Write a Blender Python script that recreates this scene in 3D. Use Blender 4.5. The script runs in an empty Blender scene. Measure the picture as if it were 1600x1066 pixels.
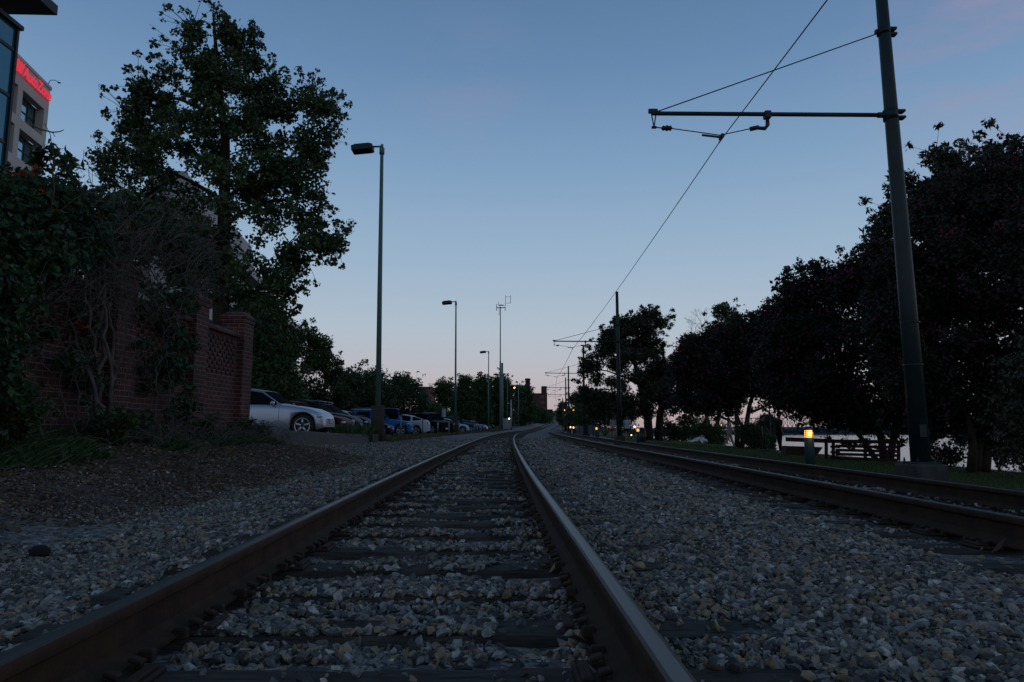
import bpy, bmesh, math, random
import numpy as np
from mathutils import Vector, Matrix, noise as mnoise

SC = bpy.context.scene
COL = SC.collection
R = math.radians
# ------------------------------------------------------------------ camera
F = 1066.7; YH = 667.0; H = 0.519
TH = math.atan((YH-533)/F)
cd = bpy.data.cameras.new('camera'); cam = bpy.data.objects.new('camera', cd); COL.objects.link(cam)
cd.sensor_width = 36; cd.lens = 24; cd.clip_start = 0.05; cd.clip_end = 6000
cam.location = (0, 0, H); cam.rotation_euler = (R(90)+TH, 0, 0)
SC.camera = cam
# ------------------------------------------------------------------ world: dusk sky, brightest low down, dark towards the zenith
W = bpy.data.worlds.new('World'); SC.world = W; W.use_nodes = True
def build_world():
    nt = W.node_tree; nt.nodes.clear(); N = nt.nodes.new; L = nt.links.new
    tc = N('ShaderNodeTexCoord'); sep = N('ShaderNodeSeparateXYZ'); L(tc.outputs['Generated'], sep.inputs[0])
    cr = N('ShaderNodeValToRGB'); L(sep.outputs['Z'], cr.inputs['Fac'])
    def lin(c): return tuple(((v/255)/12.92 if v/255 <= .04045 else ((v/255+.055)/1.055)**2.4) for v in c)+(1,)
    stops = [(0.0,(178,158,160)),(0.035,(186,172,175)),(0.075,(186,184,190)),(0.14,(176,190,203)),(0.24,(154,179,203)),
             (0.36,(128,160,193)),(0.48,(103,137,175)),(0.60,(86,118,155)),(0.8,(76,97,124)),(1.0,(72,90,112))]
    e = cr.color_ramp.elements
    e[0].position, e[0].color = stops[0][0], lin(stops[0][1]); e[1].position, e[1].color = stops[-1][0], lin(stops[-1][1])
    for p, c in stops[1:-1]:
        k = e.new(p); k.color = lin(c)
    # darker sky away from the afterglow (behind the camera)
    mr = N('ShaderNodeMapRange'); L(sep.outputs['Y'], mr.inputs[0]); mr.inputs[1].default_value = -0.6; mr.inputs[2].default_value = 0.55
    mr.inputs[3].default_value = 0.9; mr.inputs[4].default_value = 1.0
    m1 = N('ShaderNodeVectorMath'); m1.operation = 'SCALE'; L(cr.outputs[0], m1.inputs[0]); L(mr.outputs[0], m1.inputs['Scale'])
    # thin pink wisps of cloud
    mp = N('ShaderNodeMapping'); L(tc.outputs['Generated'], mp.inputs[0]); mp.inputs['Rotation'].default_value = (0.25, 0.55, 0.2); mp.inputs['Scale'].default_value = (2.2, 2.2, 9.0)
    nz = N('ShaderNodeTexNoise'); L(mp.outputs[0], nz.inputs['Vector']); nz.inputs['Scale'].default_value = 1.5; nz.inputs['Detail'].default_value = 7; nz.inputs['Roughness'].default_value = .6
    def blob(v, r):
        d = N('ShaderNodeVectorMath'); d.operation = 'DISTANCE'; L(tc.outputs['Generated'], d.inputs[0]); d.inputs[1].default_value = v
        q = N('ShaderNodeMapRange'); q.interpolation_type = 'SMOOTHSTEP'; L(d.outputs['Value'], q.inputs[0]); q.inputs[1].default_value = 0; q.inputs[2].default_value = r; q.inputs[3].default_value = 1; q.inputs[4].default_value = 0
        return q
    def dirv(px, py):
        r, u = px-800, 533-py; v = Vector((r, F*math.cos(TH)-u*math.sin(TH), F*math.sin(TH)+u*math.cos(TH))).normalized(); return tuple(v)
    b1 = blob(dirv(1550, 62), .19); b2 = blob(dirv(735, 135), .13)
    ad = N('ShaderNodeMath'); ad.operation = 'ADD'; L(b1.outputs[0], ad.inputs[0])
    b2s = N('ShaderNodeMath'); b2s.operation = 'MULTIPLY'; L(b2.outputs[0], b2s.inputs[0]); b2s.inputs[1].default_value = .3; L(b2s.outputs[0], ad.inputs[1])
    cr2 = N('ShaderNodeMapRange'); L(nz.outputs['Fac'], cr2.inputs[0]); cr2.inputs[1].default_value = .40; cr2.inputs[2].default_value = .62
    mu = N('ShaderNodeMath'); mu.operation = 'MULTIPLY'; L(ad.outputs[0], mu.inputs[0]); L(cr2.outputs[0], mu.inputs[1])
    mu2 = N('ShaderNodeMath'); mu2.operation = 'MULTIPLY'; L(mu.outputs[0], mu2.inputs[0]); mu2.inputs[1].default_value = .62; mu2.use_clamp = True
    mx = N('ShaderNodeMix'); mx.data_type = 'RGBA'; L(mu2.outputs[0], mx.inputs[0]); L(m1.outputs[0], mx.inputs[6]); mx.inputs[7].default_value = lin((160, 146, 172))
    bg = N('ShaderNodeBackground'); L(mx.outputs[2], bg.inputs[0]); bg.inputs[1].default_value = 1.0
    out = N('ShaderNodeOutputWorld'); L(bg.outputs[0], out.inputs[0])
build_world()
sd = bpy.data.lights.new('sun', 'SUN'); sun = bpy.data.objects.new('sun', sd); COL.objects.link(sun)
sd.energy = 0.05; sd.angle = R(12); sd.color = (1, .72, .6); sun.rotation_euler = (R(83), 0, R(118))
SC.view_settings.view_transform = 'Standard'; SC.view_settings.look = 'None'; SC.view_settings.exposure = 0; SC.view_settings.gamma = 1
SC.cycles.max_bounces = 6; SC.cycles.transparent_max_bounces = 8; SC.cycles.diffuse_bounces = 3; SC.cycles.caustics_reflective = False; SC.cycles.caustics_refractive = False

rng = np.random.default_rng(7); rnd = random.Random(11)
def P(px, py, D):
    "point where the view ray through photo pixel (px,py) meets the plane Y = D"
    r, u = px-800, 533-py
    d = Vector((r, F*math.cos(TH)-u*math.sin(TH), F*math.sin(TH)+u*math.cos(TH)))
    return Vector((0, 0, H)) + d*(D/d.y)
def PX(px, D): return (px-800)*D*1.0/F*math.cos(TH)**-1*0.992*1.0

# ------------------------------------------------------------------ materials
def srgb(c):
    return tuple(((v/255)/12.92 if v/255 <= .04045 else ((v/255+.055)/1.055)**2.4) for v in c)
def mat(name, col, rough=.8, metal=0, spec=.5, noise=None, bump=None, emit=None, estr=0, alpha=None, coat=0):
    "noise=(scale, amount, colour2); bump=(scale, strength, distance)"
    m = bpy.data.materials.new(name); m.use_nodes = True; nt = m.node_tree; b = nt.nodes['Principled BSDF']
    b.inputs['Base Color'].default_value = (*col, 1); b.inputs['Roughness'].default_value = rough; b.inputs['Metallic'].default_value = metal
    b.inputs['Specular IOR Level'].default_value = spec; b.inputs['Coat Weight'].default_value = coat
    tc = nt.nodes.new('ShaderNodeTexCoord')
    if noise:
        n = nt.nodes.new('ShaderNodeTexNoise'); n.inputs['Scale'].default_value = noise[0]; n.inputs['Detail'].default_value = 6; n.inputs['Roughness'].default_value = .65
        nt.links.new(tc.outputs['Object'], n.inputs['Vector'])
        mr = nt.nodes.new('ShaderNodeMapRange'); mr.inputs[1].default_value = .35; mr.inputs[2].default_value = .65; mr.inputs[4].default_value = noise[1]
        nt.links.new(n.outputs['Fac'], mr.inputs[0])
        mx = nt.nodes.new('ShaderNodeMix'); mx.data_type = 'RGBA'; mx.inputs[6].default_value = (*col, 1); mx.inputs[7].default_value = (*noise[2], 1)
        nt.links.new(mr.outputs[0], mx.inputs[0]); nt.links.new(mx.outputs[2], b.inputs['Base Color'])
    if bump:
        n2 = nt.nodes.new('ShaderNodeTexNoise'); n2.inputs['Scale'].default_value = bump[0]; n2.inputs['Detail'].default_value = 5
        nt.links.new(tc.outputs['Object'], n2.inputs['Vector'])
        bp = nt.nodes.new('ShaderNodeBump'); bp.inputs['Strength'].default_value = bump[1]; bp.inputs['Distance'].default_value = bump[2]
        nt.links.new(n2.outputs['Fac'], bp.inputs['Height']); nt.links.new(bp.outputs[0], b.inputs['Normal'])
    if emit:
        b.inputs['Emission Color'].default_value = (*emit, 1); b.inputs['Emission Strength'].default_value = estr
    return m
def leafmat(name, c1, c2, rough=.55, trans=.15):
    m = bpy.data.materials.new(name); m.use_nodes = True; nt = m.node_tree; b = nt.nodes['Principled BSDF']
    a = nt.nodes.new('ShaderNodeAttribute'); a.attribute_name = 'var'
    mx = nt.nodes.new('ShaderNodeMix'); mx.data_type = 'RGBA'; mx.inputs[6].default_value = (*c1, 1); mx.inputs[7].default_value = (*c2, 1)
    nt.links.new(a.outputs['Fac'], mx.inputs[0]); nt.links.new(mx.outputs[2], b.inputs['Base Color'])
    b.inputs['Roughness'].default_value = rough; b.inputs['Specular IOR Level'].default_value = .3
    t = nt.nodes.new('ShaderNodeBsdfTranslucent'); nt.links.new(mx.outputs[2], t.inputs[0])
    ms = nt.nodes.new('ShaderNodeMixShader'); ms.inputs[0].default_value = trans
    o = nt.nodes['Material Output']; nt.links.new(b.outputs[0], ms.inputs[1]); nt.links.new(t.outputs[0], ms.inputs[2]); nt.links.new(ms.outputs[0], o.inputs[0])
    return m
M = {}
M['stone'] = None
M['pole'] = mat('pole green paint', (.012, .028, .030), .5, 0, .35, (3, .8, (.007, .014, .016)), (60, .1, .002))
M['lamp_pole'] = mat('lamp pole green paint', (.10, .18, .16), .5, 0, .5, (4, .5, (.07, .13, .12)))
M['iron'] = mat('dark hardware', (.02, .022, .025), .5, .3)
M['wire'] = mat('copper wire dark', (.012, .012, .014), .6, .2)
M['concrete'] = mat('weathered concrete', (.13, .122, .115), .9, 0, .3, (2.5, .8, (.09, .085, .08)), (30, .4, .01))
M['pole_base'] = mat('stained footing', (.085, .078, .072), .95, 0, .2, (3, .9, (.035, .032, .03)), (22, .6, .015))
M['darkconcrete'] = mat('stained concrete', (.075, .06, .05), .95, 0, .3, (3, .8, (.045, .04, .035)), (25, .5, .01))
M['bark'] = mat('bark', (.045, .034, .026), .95, 0, .2, (6, .7, (.02, .016, .014)), (25, .8, .02))
M['crapebark'] = mat('smooth bark', (.07, .05, .038), .8, 0, .3, (4, .7, (.035, .025, .02)), (20, .3, .01))
M['twig'] = mat('dry twigs', (.17, .135, .115), .9, 0, .2, (5, .8, (.05, .04, .035)))
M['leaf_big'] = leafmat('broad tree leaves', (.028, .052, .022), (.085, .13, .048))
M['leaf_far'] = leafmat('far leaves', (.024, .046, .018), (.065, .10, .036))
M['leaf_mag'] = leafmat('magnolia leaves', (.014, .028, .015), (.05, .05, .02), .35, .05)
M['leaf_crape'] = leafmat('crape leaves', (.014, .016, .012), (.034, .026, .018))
M['flower_crape'] = leafmat('crape flowers', (.11, .028, .05), (.19, .05, .095), .8, .2)
M['leaf_vine'] = leafmat('vine leaves', (.016, .040, .018), (.05, .095, .034))
M['flower_vine'] = leafmat('trumpet flowers', (.35, .03, .01), (.6, .08, .02), .7, .2)
M['leaf_weed'] = leafmat('weed leaves', (.025, .05, .02), (.075, .12, .042))
M['dry_grass'] = leafmat('dry grass', (.07, .065, .03), (.15, .13, .07))
M['grass'] = leafmat('lawn grass', (.028, .05, .012), (.07, .10, .024))
M['litter'] = leafmat('leaf litter', (.06, .036, .024), (.24, .16, .11))
M['glass'] = mat('car glass', (.008, .011, .015), .25, 0, .06); M['glass'].node_tree.nodes['Principled BSDF'].inputs['IOR'].default_value = 1.015
M['dark_window'] = mat('unlit far window', (.05, .06, .07), .4)
M['rubber'] = mat('tyre rubber', (.012, .012, .013), .85)
M['rim'] = mat('alloy rim', (.5, .51, .53), .3, .7)
M['rimdark'] = mat('steel rim', (.25, .26, .28), .45, .6)
M['chrome'] = mat('chrome', (.6, .6, .62), .15, 1)
M['under'] = mat('underbody', (.006, .006, .006), .9)
M['headlight'] = mat('headlight lens', (.55, .57, .6), .08, .1, .8)
M['taillight'] = mat('taillight lens', (.28, .02, .02), .15, 0, .8)
M['plate'] = mat('number plate', (.5, .5, .5), .5)

def paint(name, c, metal=.5): m = mat(name, c, .5, metal*.3, .15); m.node_tree.nodes['Principled BSDF'].inputs['IOR'].default_value = 1.3; return m

# ------------------------------------------------------------------ object helpers
def tag(o, label=None, cat=None, group=None, kind=None):
    if label: o['label'] = label
    if cat: o['category'] = cat
    if group: o['group'] = group
    if kind: o['kind'] = kind
    return o
def empty(name, loc=(0, 0, 0), rz=0, label=None, cat=None, group=None):
    o = bpy.data.objects.new(name, None); COL.objects.link(o); o.location = loc; o.rotation_euler = (0, 0, rz); o.empty_display_size = .2
    return tag(o, label, cat, group)
class MB:
    "collects geometry, then links it as ONE mesh object"
    def __init__(s): s.v = []; s.f = []; s.m = []; s.sm = []
    def add(s, vs, fs, mi=0, smooth=False):
        b = len(s.v); s.v += [tuple(v) for v in vs]; s.f += [tuple(i+b for i in f) for f in fs]; s.m += [mi]*len(fs); s.sm += [smooth]*len(fs); return s
    def box(s, c, d, rz=0, mi=0, rot=None, bev=0, taper=1):
        hx, hy, hz = d[0]/2, d[1]/2, d[2]/2
        if bev:
            b = min(bev, hx*.9, hy*.9, hz*.9); vs = []
            for z, k in ((-hz, b), (-hz+b, 0), (hz-b, 0), (hz, b)):
                t = taper if z > 0 else 1
                X, Y = (hx-k)*t, (hy-k)*t
                c_ = b*.6 if k == 0 else b*.2
                vs += [(-X+c_, -Y, z), (X-c_, -Y, z), (X, -Y+c_, z), (X, Y-c_, z), (X-c_, Y, z), (-X+c_, Y, z), (-X, Y-c_, z), (-X, -Y+c_, z)]
            fs = [tuple(range(7, -1, -1)), tuple(range(24, 32))]
            for l in range(3):
                for i in range(8): fs.append((l*8+i, l*8+(i+1) % 8, l*8+8+(i+1) % 8, l*8+8+i))
        else:
            vs = [(x*(taper if z > 0 else 1), y*(taper if z > 0 else 1), z) for z in (-hz, hz) for x, y in ((-hx, -hy), (hx, -hy), (hx, hy), (-hx, hy))]
            fs = [(3, 2, 1, 0), (4, 5, 6, 7), (0, 1, 5, 4), (1, 2, 6, 5), (2, 3, 7, 6), (3, 0, 4, 7)]
        Mx = rot if rot is not None else Matrix.Rotation(rz, 3, 'Z')
        c = Vector(c); return s.add([Mx @ Vector(v)+c for v in vs], fs, mi)
    def tube(s, pts, r, n=8, mi=0, cap=True, smooth=True):
        pts = [Vector(p) for p in pts]; rs = r if hasattr(r, '__len__') else [r]*len(pts)
        vs = []; up = None
        for i, p in enumerate(pts):
            t = (pts[min(i+1, len(pts)-1)]-pts[max(i-1, 0)])
            if t.length < 1e-9: t = Vector((0, 0, 1))
            t.normalize()
            if up is None: up = t.orthogonal().normalized()
            up = (up - t*up.dot(t)); up = up.normalized() if up.length > 1e-6 else t.orthogonal().normalized()
            w = t.cross(up)
            for k in range(n):
                a = 2*math.pi*k/n; vs.append(p+(up*math.cos(a)+w*math.sin(a))*rs[i])
        fs = [(i*n+k, i*n+(k+1) % n, (i+1)*n+(k+1) % n, (i+1)*n+k) for i in range(len(pts)-1) for k in range(n)]
        if cap: fs += [tuple(range(n-1, -1, -1)), tuple((len(pts)-1)*n+k for k in range(n))]
        return s.add(vs, fs, mi, smooth)
    def lathe(s, prof, c=(0, 0, 0), n=20, mi=0, axis='Z', smooth=True):
        vs = []
        for r, z in prof:
            for k in range(n):
                a = 2*math.pi*k/n; q = (r*math.cos(a), r*math.sin(a), z)
                if axis == 'Y': q = (q[0], q[2], q[1])
                vs.append(Vector(q)+Vector(c))
        fs = [(i*n+k, i*n+(k+1) % n, (i+1)*n+(k+1) % n, (i+1)*n+k) for i in range(len(prof)-1) for k in range(n)]
        if prof[0][0] > 1e-4: fs.append(tuple(range(n-1, -1, -1)))
        if prof[-1][0] > 1e-4: fs.append(tuple((len(prof)-1)*n+k for k in range(n)))
        return s.add(vs, fs, mi, smooth)
    def sphere(s, c, r, n=12, mi=0, sz=(1, 1, 1)):
        pr = [(max(1e-5, math.sin(math.pi*i/(n//2))*r), -math.cos(math.pi*i/(n//2))*r) for i in range(n//2+1)]
        b = len(s.v); s.lathe(pr, (0, 0, 0), n, mi)
        for i in range(b, len(s.v)):
            v = s.v[i]; s.v[i] = (v[0]*sz[0]+c[0], v[1]*sz[1]+c[1], v[2]*sz[2]+c[2])
        return s
    def build(s, name, m, parent=None, loc=None):
        me = bpy.data.meshes.new(name); me.from_pydata(s.v, [], s.f)
        ms = m if isinstance(m, (list, tuple)) else [m]
        for x in ms: me.materials.append(x)
        me.polygons.foreach_set('material_index', s.m); me.polygons.foreach_set('use_smooth', s.sm); me.update()
        o = bpy.data.objects.new(name, me); COL.objects.link(o)
        if parent is not None: o.parent = parent
        if loc is not None: o.location = loc
        return o
def npmesh(name, verts, faces, m, parent=None, var=None, smooth=False, fmat=None):
    "verts (n,3), faces (k,3|4) numpy"
    me = bpy.data.meshes.new(name); k = faces.shape[1]
    me.vertices.add(len(verts)); me.vertices.foreach_set('co', verts.astype(np.float32).ravel())
    me.loops.add(faces.size); me.loops.foreach_set('vertex_index', faces.astype(np.int32).ravel())
    me.polygons.add(len(faces)); me.polygons.foreach_set('loop_start', np.arange(0, faces.size, k, dtype=np.int32))
    me.polygons.foreach_set('loop_total', np.full(len(faces), k, dtype=np.int32))
    ms = m if isinstance(m, (list, tuple)) else [m]
    for x in ms: me.materials.append(x)
    if fmat is not None: me.polygons.foreach_set('material_index', fmat.astype(np.int32))
    me.polygons.foreach_set('use_smooth', np.full(len(faces), smooth))
    if var is not None:
        a = me.attributes.new('var', 'FLOAT', 'FACE'); a.data.foreach_set('value', var.astype(np.float32))
    me.update(); me.validate()
    o = bpy.data.objects.new(name, me); COL.objects.link(o)
    if parent is not None: o.parent = parent
    return o
def copy_tree(o, parent=None):
    c = o.copy(); COL.objects.link(c); c.parent = parent
    for ch in list(o.children): copy_tree(ch, c)
    return c
# leaf clouds ------------------------------------------------------
def leaf_verts(pts, size, aspect=.6, flat=0.0, rg=None, vary=.35):
    "one folded rhombus leaf (4 verts, 1 quad) at each point"
    rg = rg or rng; n = len(pts)
    a = rg.normal(size=(n, 3)); a[:, 2] *= (1-flat); a /= np.linalg.norm(a, axis=1)[:, None]+1e-9
    b = rg.normal(size=(n, 3)); b -= a*np.sum(a*b, axis=1)[:, None]; b /= np.linalg.norm(b, axis=1)[:, None]+1e-9
    c = np.cross(a, b)
    s = (size*(1+vary*rg.normal(size=n).clip(-2, 2)))[:, None]*.5
    v = np.stack([pts-a*s, pts+b*s*aspect+c*s*.15, pts+a*s, pts-b*s*aspect+c*s*.15], axis=1).reshape(-1, 3)
    return v, np.arange(4*n).reshape(-1, 4)
def inpoly(x, y, poly):
    r = False; j = len(poly)-1
    for i in range(len(poly)):
        xi, yi = poly[i]; xj, yj = poly[j]
        if (yi > y) != (yj > y) and x < (xj-xi)*(y-yi)/(yj-yi)+xi: r = not r
        j = i
    return r
def edist(x, y, poly):
    d = 1e9
    for i in range(len(poly)):
        ax, ay = poly[i-1]; bx, by = poly[i]
        t = max(0, min(1, ((x-ax)*(bx-ax)+(y-ay)*(by-ay))/((bx-ax)**2+(by-ay)**2+1e-9)))
        d = min(d, math.hypot(x-ax-t*(bx-ax), y-ay-t*(by-ay)))
    return d
def crown_clumps(poly, D, n, r, thick, seed, edge_bias=.35):
    "clump centres filling a real volume whose outline is poly (metres: X,Z at distance D)"
    g = random.Random(seed); xs = [p[0] for p in poly]; zs = [p[1] for p in poly]; out = []
    tries = 0
    while len(out) < n and tries < n*60:
        tries += 1
        x = g.uniform(min(xs), max(xs)); z = g.uniform(min(zs), max(zs))
        if not inpoly(x, z, poly): continue
        e = edist(x, z, poly)
        if e < r*.45: continue
        if e > r*2.2 and g.random() < edge_bias: continue
        dy = min(thick, e*1.1+.25*r)
        y = g.uniform(-dy, dy)
        if abs(y) < dy*.3 and g.random() < .3: y *= 2
        out.append((Vector((x, D+y, z)), r*g.uniform(.65, 1.25)))
    return out
def leaves_from(clumps, per, leaf, seed, flatten=.8, droop=0.0, vol_ref=None):
    g = np.random.default_rng(seed); C = []
    for c, r in clumps:
        k = int(per*(r/(vol_ref or r))**2)
        d = g.normal(size=(k, 3)); d /= np.linalg.norm(d, axis=1)[:, None]
        rad = r*(g.random(k)**.45)
        p = d*rad[:, None]*np.array([1, 1, flatten]); p += g.normal(size=(k, 3))*r*.10
        p[:, 2] -= droop*(np.hypot(p[:, 0], p[:, 1]))
        C.append(p+np.array(c))
    return np.concatenate(C) if C else np.zeros((0, 3))
def limb_path(a, b, g, sag=.1, n=6):
    a = Vector(a); b = Vector(b); L = (b-a).length; pts = []
    off = Vector((g.uniform(-1, 1), g.uniform(-1, 1), g.uniform(-.4, .8)))*L*.10
    for i in range(n+1):
        t = i/n; p = a.lerp(b, t)+off*math.sin(math.pi*t)+Vector((g.uniform(-1, 1), g.uniform(-1, 1), g.uniform(-1, 1)))*L*.018
        p.z += sag*L*math.sin(math.pi*t)*.5; pts.append(p)
    return pts
def skeleton(mb, trunks, clumps, g, r0, nl, minr=.012, twigs=2, sides=7):
    "trunks: list of polylines; limbs climb from the nearest lower trunk point to clump centres"
    tp = []
    for pts, rr in trunks:
        mb.tube(pts, rr, sides+3)
        for i in range(len(pts)-1):
            for k in range(4): tp.append((Vector(pts[i]).lerp(Vector(pts[i+1]), k/4), rr[i]+(rr[i+1]-rr[i])*k/4))
    cl = list(clumps); g.shuffle(cl)
    nodes = list(tp)
    for j, (c, r) in enumerate(cl[:nl]):
        best = min(nodes, key=lambda q: (q[0]-c).length + (3*max(0, q[0].z-c.z+.35*(q[0].xy-c.xy).length)))
        a, ra = best; L = (c-a).length
        rr0 = max(minr, min(ra*.6, .018+.022*L)); pts = limb_path(a, c, g)
        n = len(pts); mb.tube(pts, [rr0*(1-.8*i/(n-1))+minr*.3 for i in range(n)], sides, cap=False)
        if j < nl*.6:
            for i in range(1, n-1): nodes.append((pts[i], rr0*(1-.8*i/(n-1))))
        for _ in range(twigs):
            d = Vector((g.uniform(-1, 1), g.uniform(-1, 1), g.uniform(-.5, 1))).normalized()*r*g.uniform(.7, 1.1)
            k = g.randint(n//2, n-1)
            mb.tube(limb_path(pts[k], c+d, g, 0, 3), [minr, minr*.8, minr*.6, minr*.35], 4, cap=False)
def fringe(poly, D, n, r, thick, seed):
    "small sprays that break up the outline of a crown all round its volume"
    g = random.Random(seed*3+1); per = [0]
    for i in range(len(poly)): per.append(per[-1]+math.dist(poly[i-1], poly[i]))
    out = []
    for _ in range(n):
        q = g.uniform(0, per[-1]); i = max(j for j in range(len(poly)) if per[j] <= q); a, b = poly[i-1], poly[i]; t = (q-per[i])/max(1e-6, per[i+1]-per[i])
        o = g.gauss(0, .42)*r; x = a[0]+(b[0]-a[0])*t; z = a[1]+(b[1]-a[1])*t; out.append((Vector((x+o, D+g.uniform(-.5, .5)*thick*.6, z+g.gauss(0, .42)*r)), r*g.uniform(.16, .45)))
    return out
def mpoly(pp, D): return [(P(x, y, D).x, P(x, y, D).z) for x, y in pp]
def tree(name, label, cat, poly_px, D, base_px, n, r, thick, per, leaf, lm, seed, group=None, trunk_r=.2, aspect=.6, nl=40, barkm='bark',
         trunks=None, flower=None, flatten=.8, droop=0, basez=None, topk=.8, minr=.012, extra=None, flat=0., edge_bias=.35, fringe_n=None):
    g = random.Random(seed); poly = mpoly(poly_px, D); cl = crown_clumps(poly, D, n, r, thick, seed, edge_bias)
    fr = fringe(poly, D, int(fringe_n if fringe_n is not None else n*.5), r, thick, seed)
    b = P(base_px[0], base_px[1], D)
    if basez is not None: b.z = basez
    ztop = max(p[1] for p in poly); xc = sum(p[0] for p in poly)/len(poly)
    root = empty(name, b, 0, label, cat, group)
    mb = MB()
    if trunks is None:
        top = Vector((xc*.5+b.x*.5, D, b.z+(ztop-b.z)*topk)); pts = limb_path(b, top, g, 0, 8)
        trunks = [(pts, [trunk_r*(1.25 if i == 0 else 1)*(1-.85*i/8) for i in range(9)])]
    skeleton(mb, trunks, cl, g, trunk_r, nl, minr)
    for c, rr in fr:
        q = min(cl, key=lambda t: (t[0]-c).length_squared)[0]; mb.tube([q, q.lerp(c, .5)+Vector((0, 0, .04)), c+(c-q)*.15], [minr*.8, minr*.6, minr*.35], 4, cap=False)
    mb.v = [(x-b.x, y-b.y, z-b.z) for x, y, z in mb.v]
    mb.build('trunk', M[barkm], root)
    pts = np.concatenate([leaves_from(cl, per, leaf, seed, flatten, droop, r), leaves_from(fr, per*.9, leaf, seed+9, flatten, droop, r)])
    if extra is not None: pts = np.concatenate([pts, extra])
    v, f = leaf_verts(pts, leaf, aspect, flat, np.random.default_rng(seed+1)); v -= np.array(b)
    # light and dark clumps
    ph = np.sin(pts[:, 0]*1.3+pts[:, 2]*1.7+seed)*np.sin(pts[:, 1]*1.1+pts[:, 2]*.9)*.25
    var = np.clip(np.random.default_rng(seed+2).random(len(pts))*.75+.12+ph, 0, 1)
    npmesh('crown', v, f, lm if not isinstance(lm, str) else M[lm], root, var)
    if flower:
        fn, fs, fm = flower; gg = np.random.default_rng(seed+5); fc = []
        outer = [c for c in cl]
        for _ in range(fn):
            c, rr = outer[gg.integers(len(outer))]; d = gg.normal(size=3); d[2] = abs(d[2])*.8; d[1] -= .5; d /= np.linalg.norm(d)
            q = np.array(c)+d*rr*1.0
            k = 22; fc.append(q+gg.normal(size=(k, 3))*np.array([.07, .07, .11])*(fs/.05))
        fp = np.concatenate(fc); v, f = leaf_verts(fp, fs, .9, 0, gg); v -= np.array(b)
        npmesh('flowers', v, f, M[fm], root, gg.random(len(fp)))
    return root

# ------------------------------------------------------------------ track geometry and terrain
C1 = np.array([(-60, .1), (-10, -.29), (1.4, -.40), (7.6, -.53), (15.7, -.63), (24.3, -.68), (32.8, -.66), (47, -.48), (58, -.13), (69.8, .42), (83, 1.25), (97, 2.3), (111, 3.3), (150, 6.5), (180, 9.2), (250, 14.5), (300, 17), (400, 20), (520, 23)])
C2 = np.array([(-60, 3.7), (-10, 3.6), (10, 3.57), (20, 3.50), (27, 3.53), (34, 3.62), (41, 3.74), (50, 3.92), (62, 4.3), (73, 4.75), (84, 5.3), (97, 6.1), (110, 7.0), (150, 10.4), (180, 13.2), (250, 18.4), (300, 20.8), (400, 24), (520, 27)])
def smooth_curve(C):
    ys = np.concatenate([np.arange(-60, 0, 4.), np.arange(0, 12, .25), np.arange(12, 120, .75), np.arange(120, 521, 4.)])
    d = np.gradient(C[:, 1], C[:, 0]); xs = np.empty_like(ys)
    for i, y in enumerate(ys):
        k = int(np.clip(np.searchsorted(C[:, 0], y)-1, 0, len(C)-2)); y0, y1 = C[k, 0], C[k+1, 0]; h = y1-y0; t = (y-y0)/h
        xs[i] = (2*t**3-3*t**2+1)*C[k, 1]+(t**3-2*t**2+t)*h*d[k]+(-2*t**3+3*t**2)*C[k+1, 1]+(t**3-t**2)*h*d[k+1]
    return ys, xs
TY, T1 = smooth_curve(C1); _, T2 = smooth_curve(C2)
def c1(y): return np.interp(y, TY, T1)
def c2(y): return np.interp(y, TY, T2)
def rise(y): return np.interp(y, [-1e3, 95, 120, 150, 180, 240, 300, 380, 450, 520, 900, 5000], [0, 0, .15, .55, 1.05, 1.9, 2.7, 4.5, 9, 13, 15, 15])
def sst(a, b, x): t = np.clip((x-a)/(b-a), 0, 1); return t*t*(3-2*t)
def gz(x, y):
    "terrain height; 0 is the rail head"
    x = np.asarray(x, float); y = np.asarray(y, float)
    s1 = x-c1(y); s2 = x-c2(y)
    lot = np.interp(y, [0, 15, 19, 23, 28, 45, 60, 2000], [.42, .40, .25, .12, .03, -.08, -.1, -.1])
    fr = np.interp(y, [0, 9, 12.5, 16, 18, 24, 28, 45, 2000], [.30, .36, .36, .10, .03, -.07, -.09, -.12, -.15])
    zl = np.where(s1 < -4.75, lot, -.235+(fr+.235)*sst(-2.7, -4.6, s1)*1.0)
    mid = -.212+.052*np.exp(-((x-(c1(y)+c2(y))/2)/1.0)**2)+.0*s1
    zr = np.interp(s2, [.9, 1.3, 1.9, 6, 12.2, 13.2, 26, 40, 640, 660, 700, 1500], [-.215, -.27, -.34, -.55, -.86, -1.2, -8.5, -10, -10, -6.6, -5.5, -5])
    # beyond 300 m the park side closes towards the levee
    z = np.where(s1 < -1.4, zl, np.where(s2 > .9, zr, mid))
    k = 1-sst(15, 45, s2)
    return z + rise(y)*k

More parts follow.
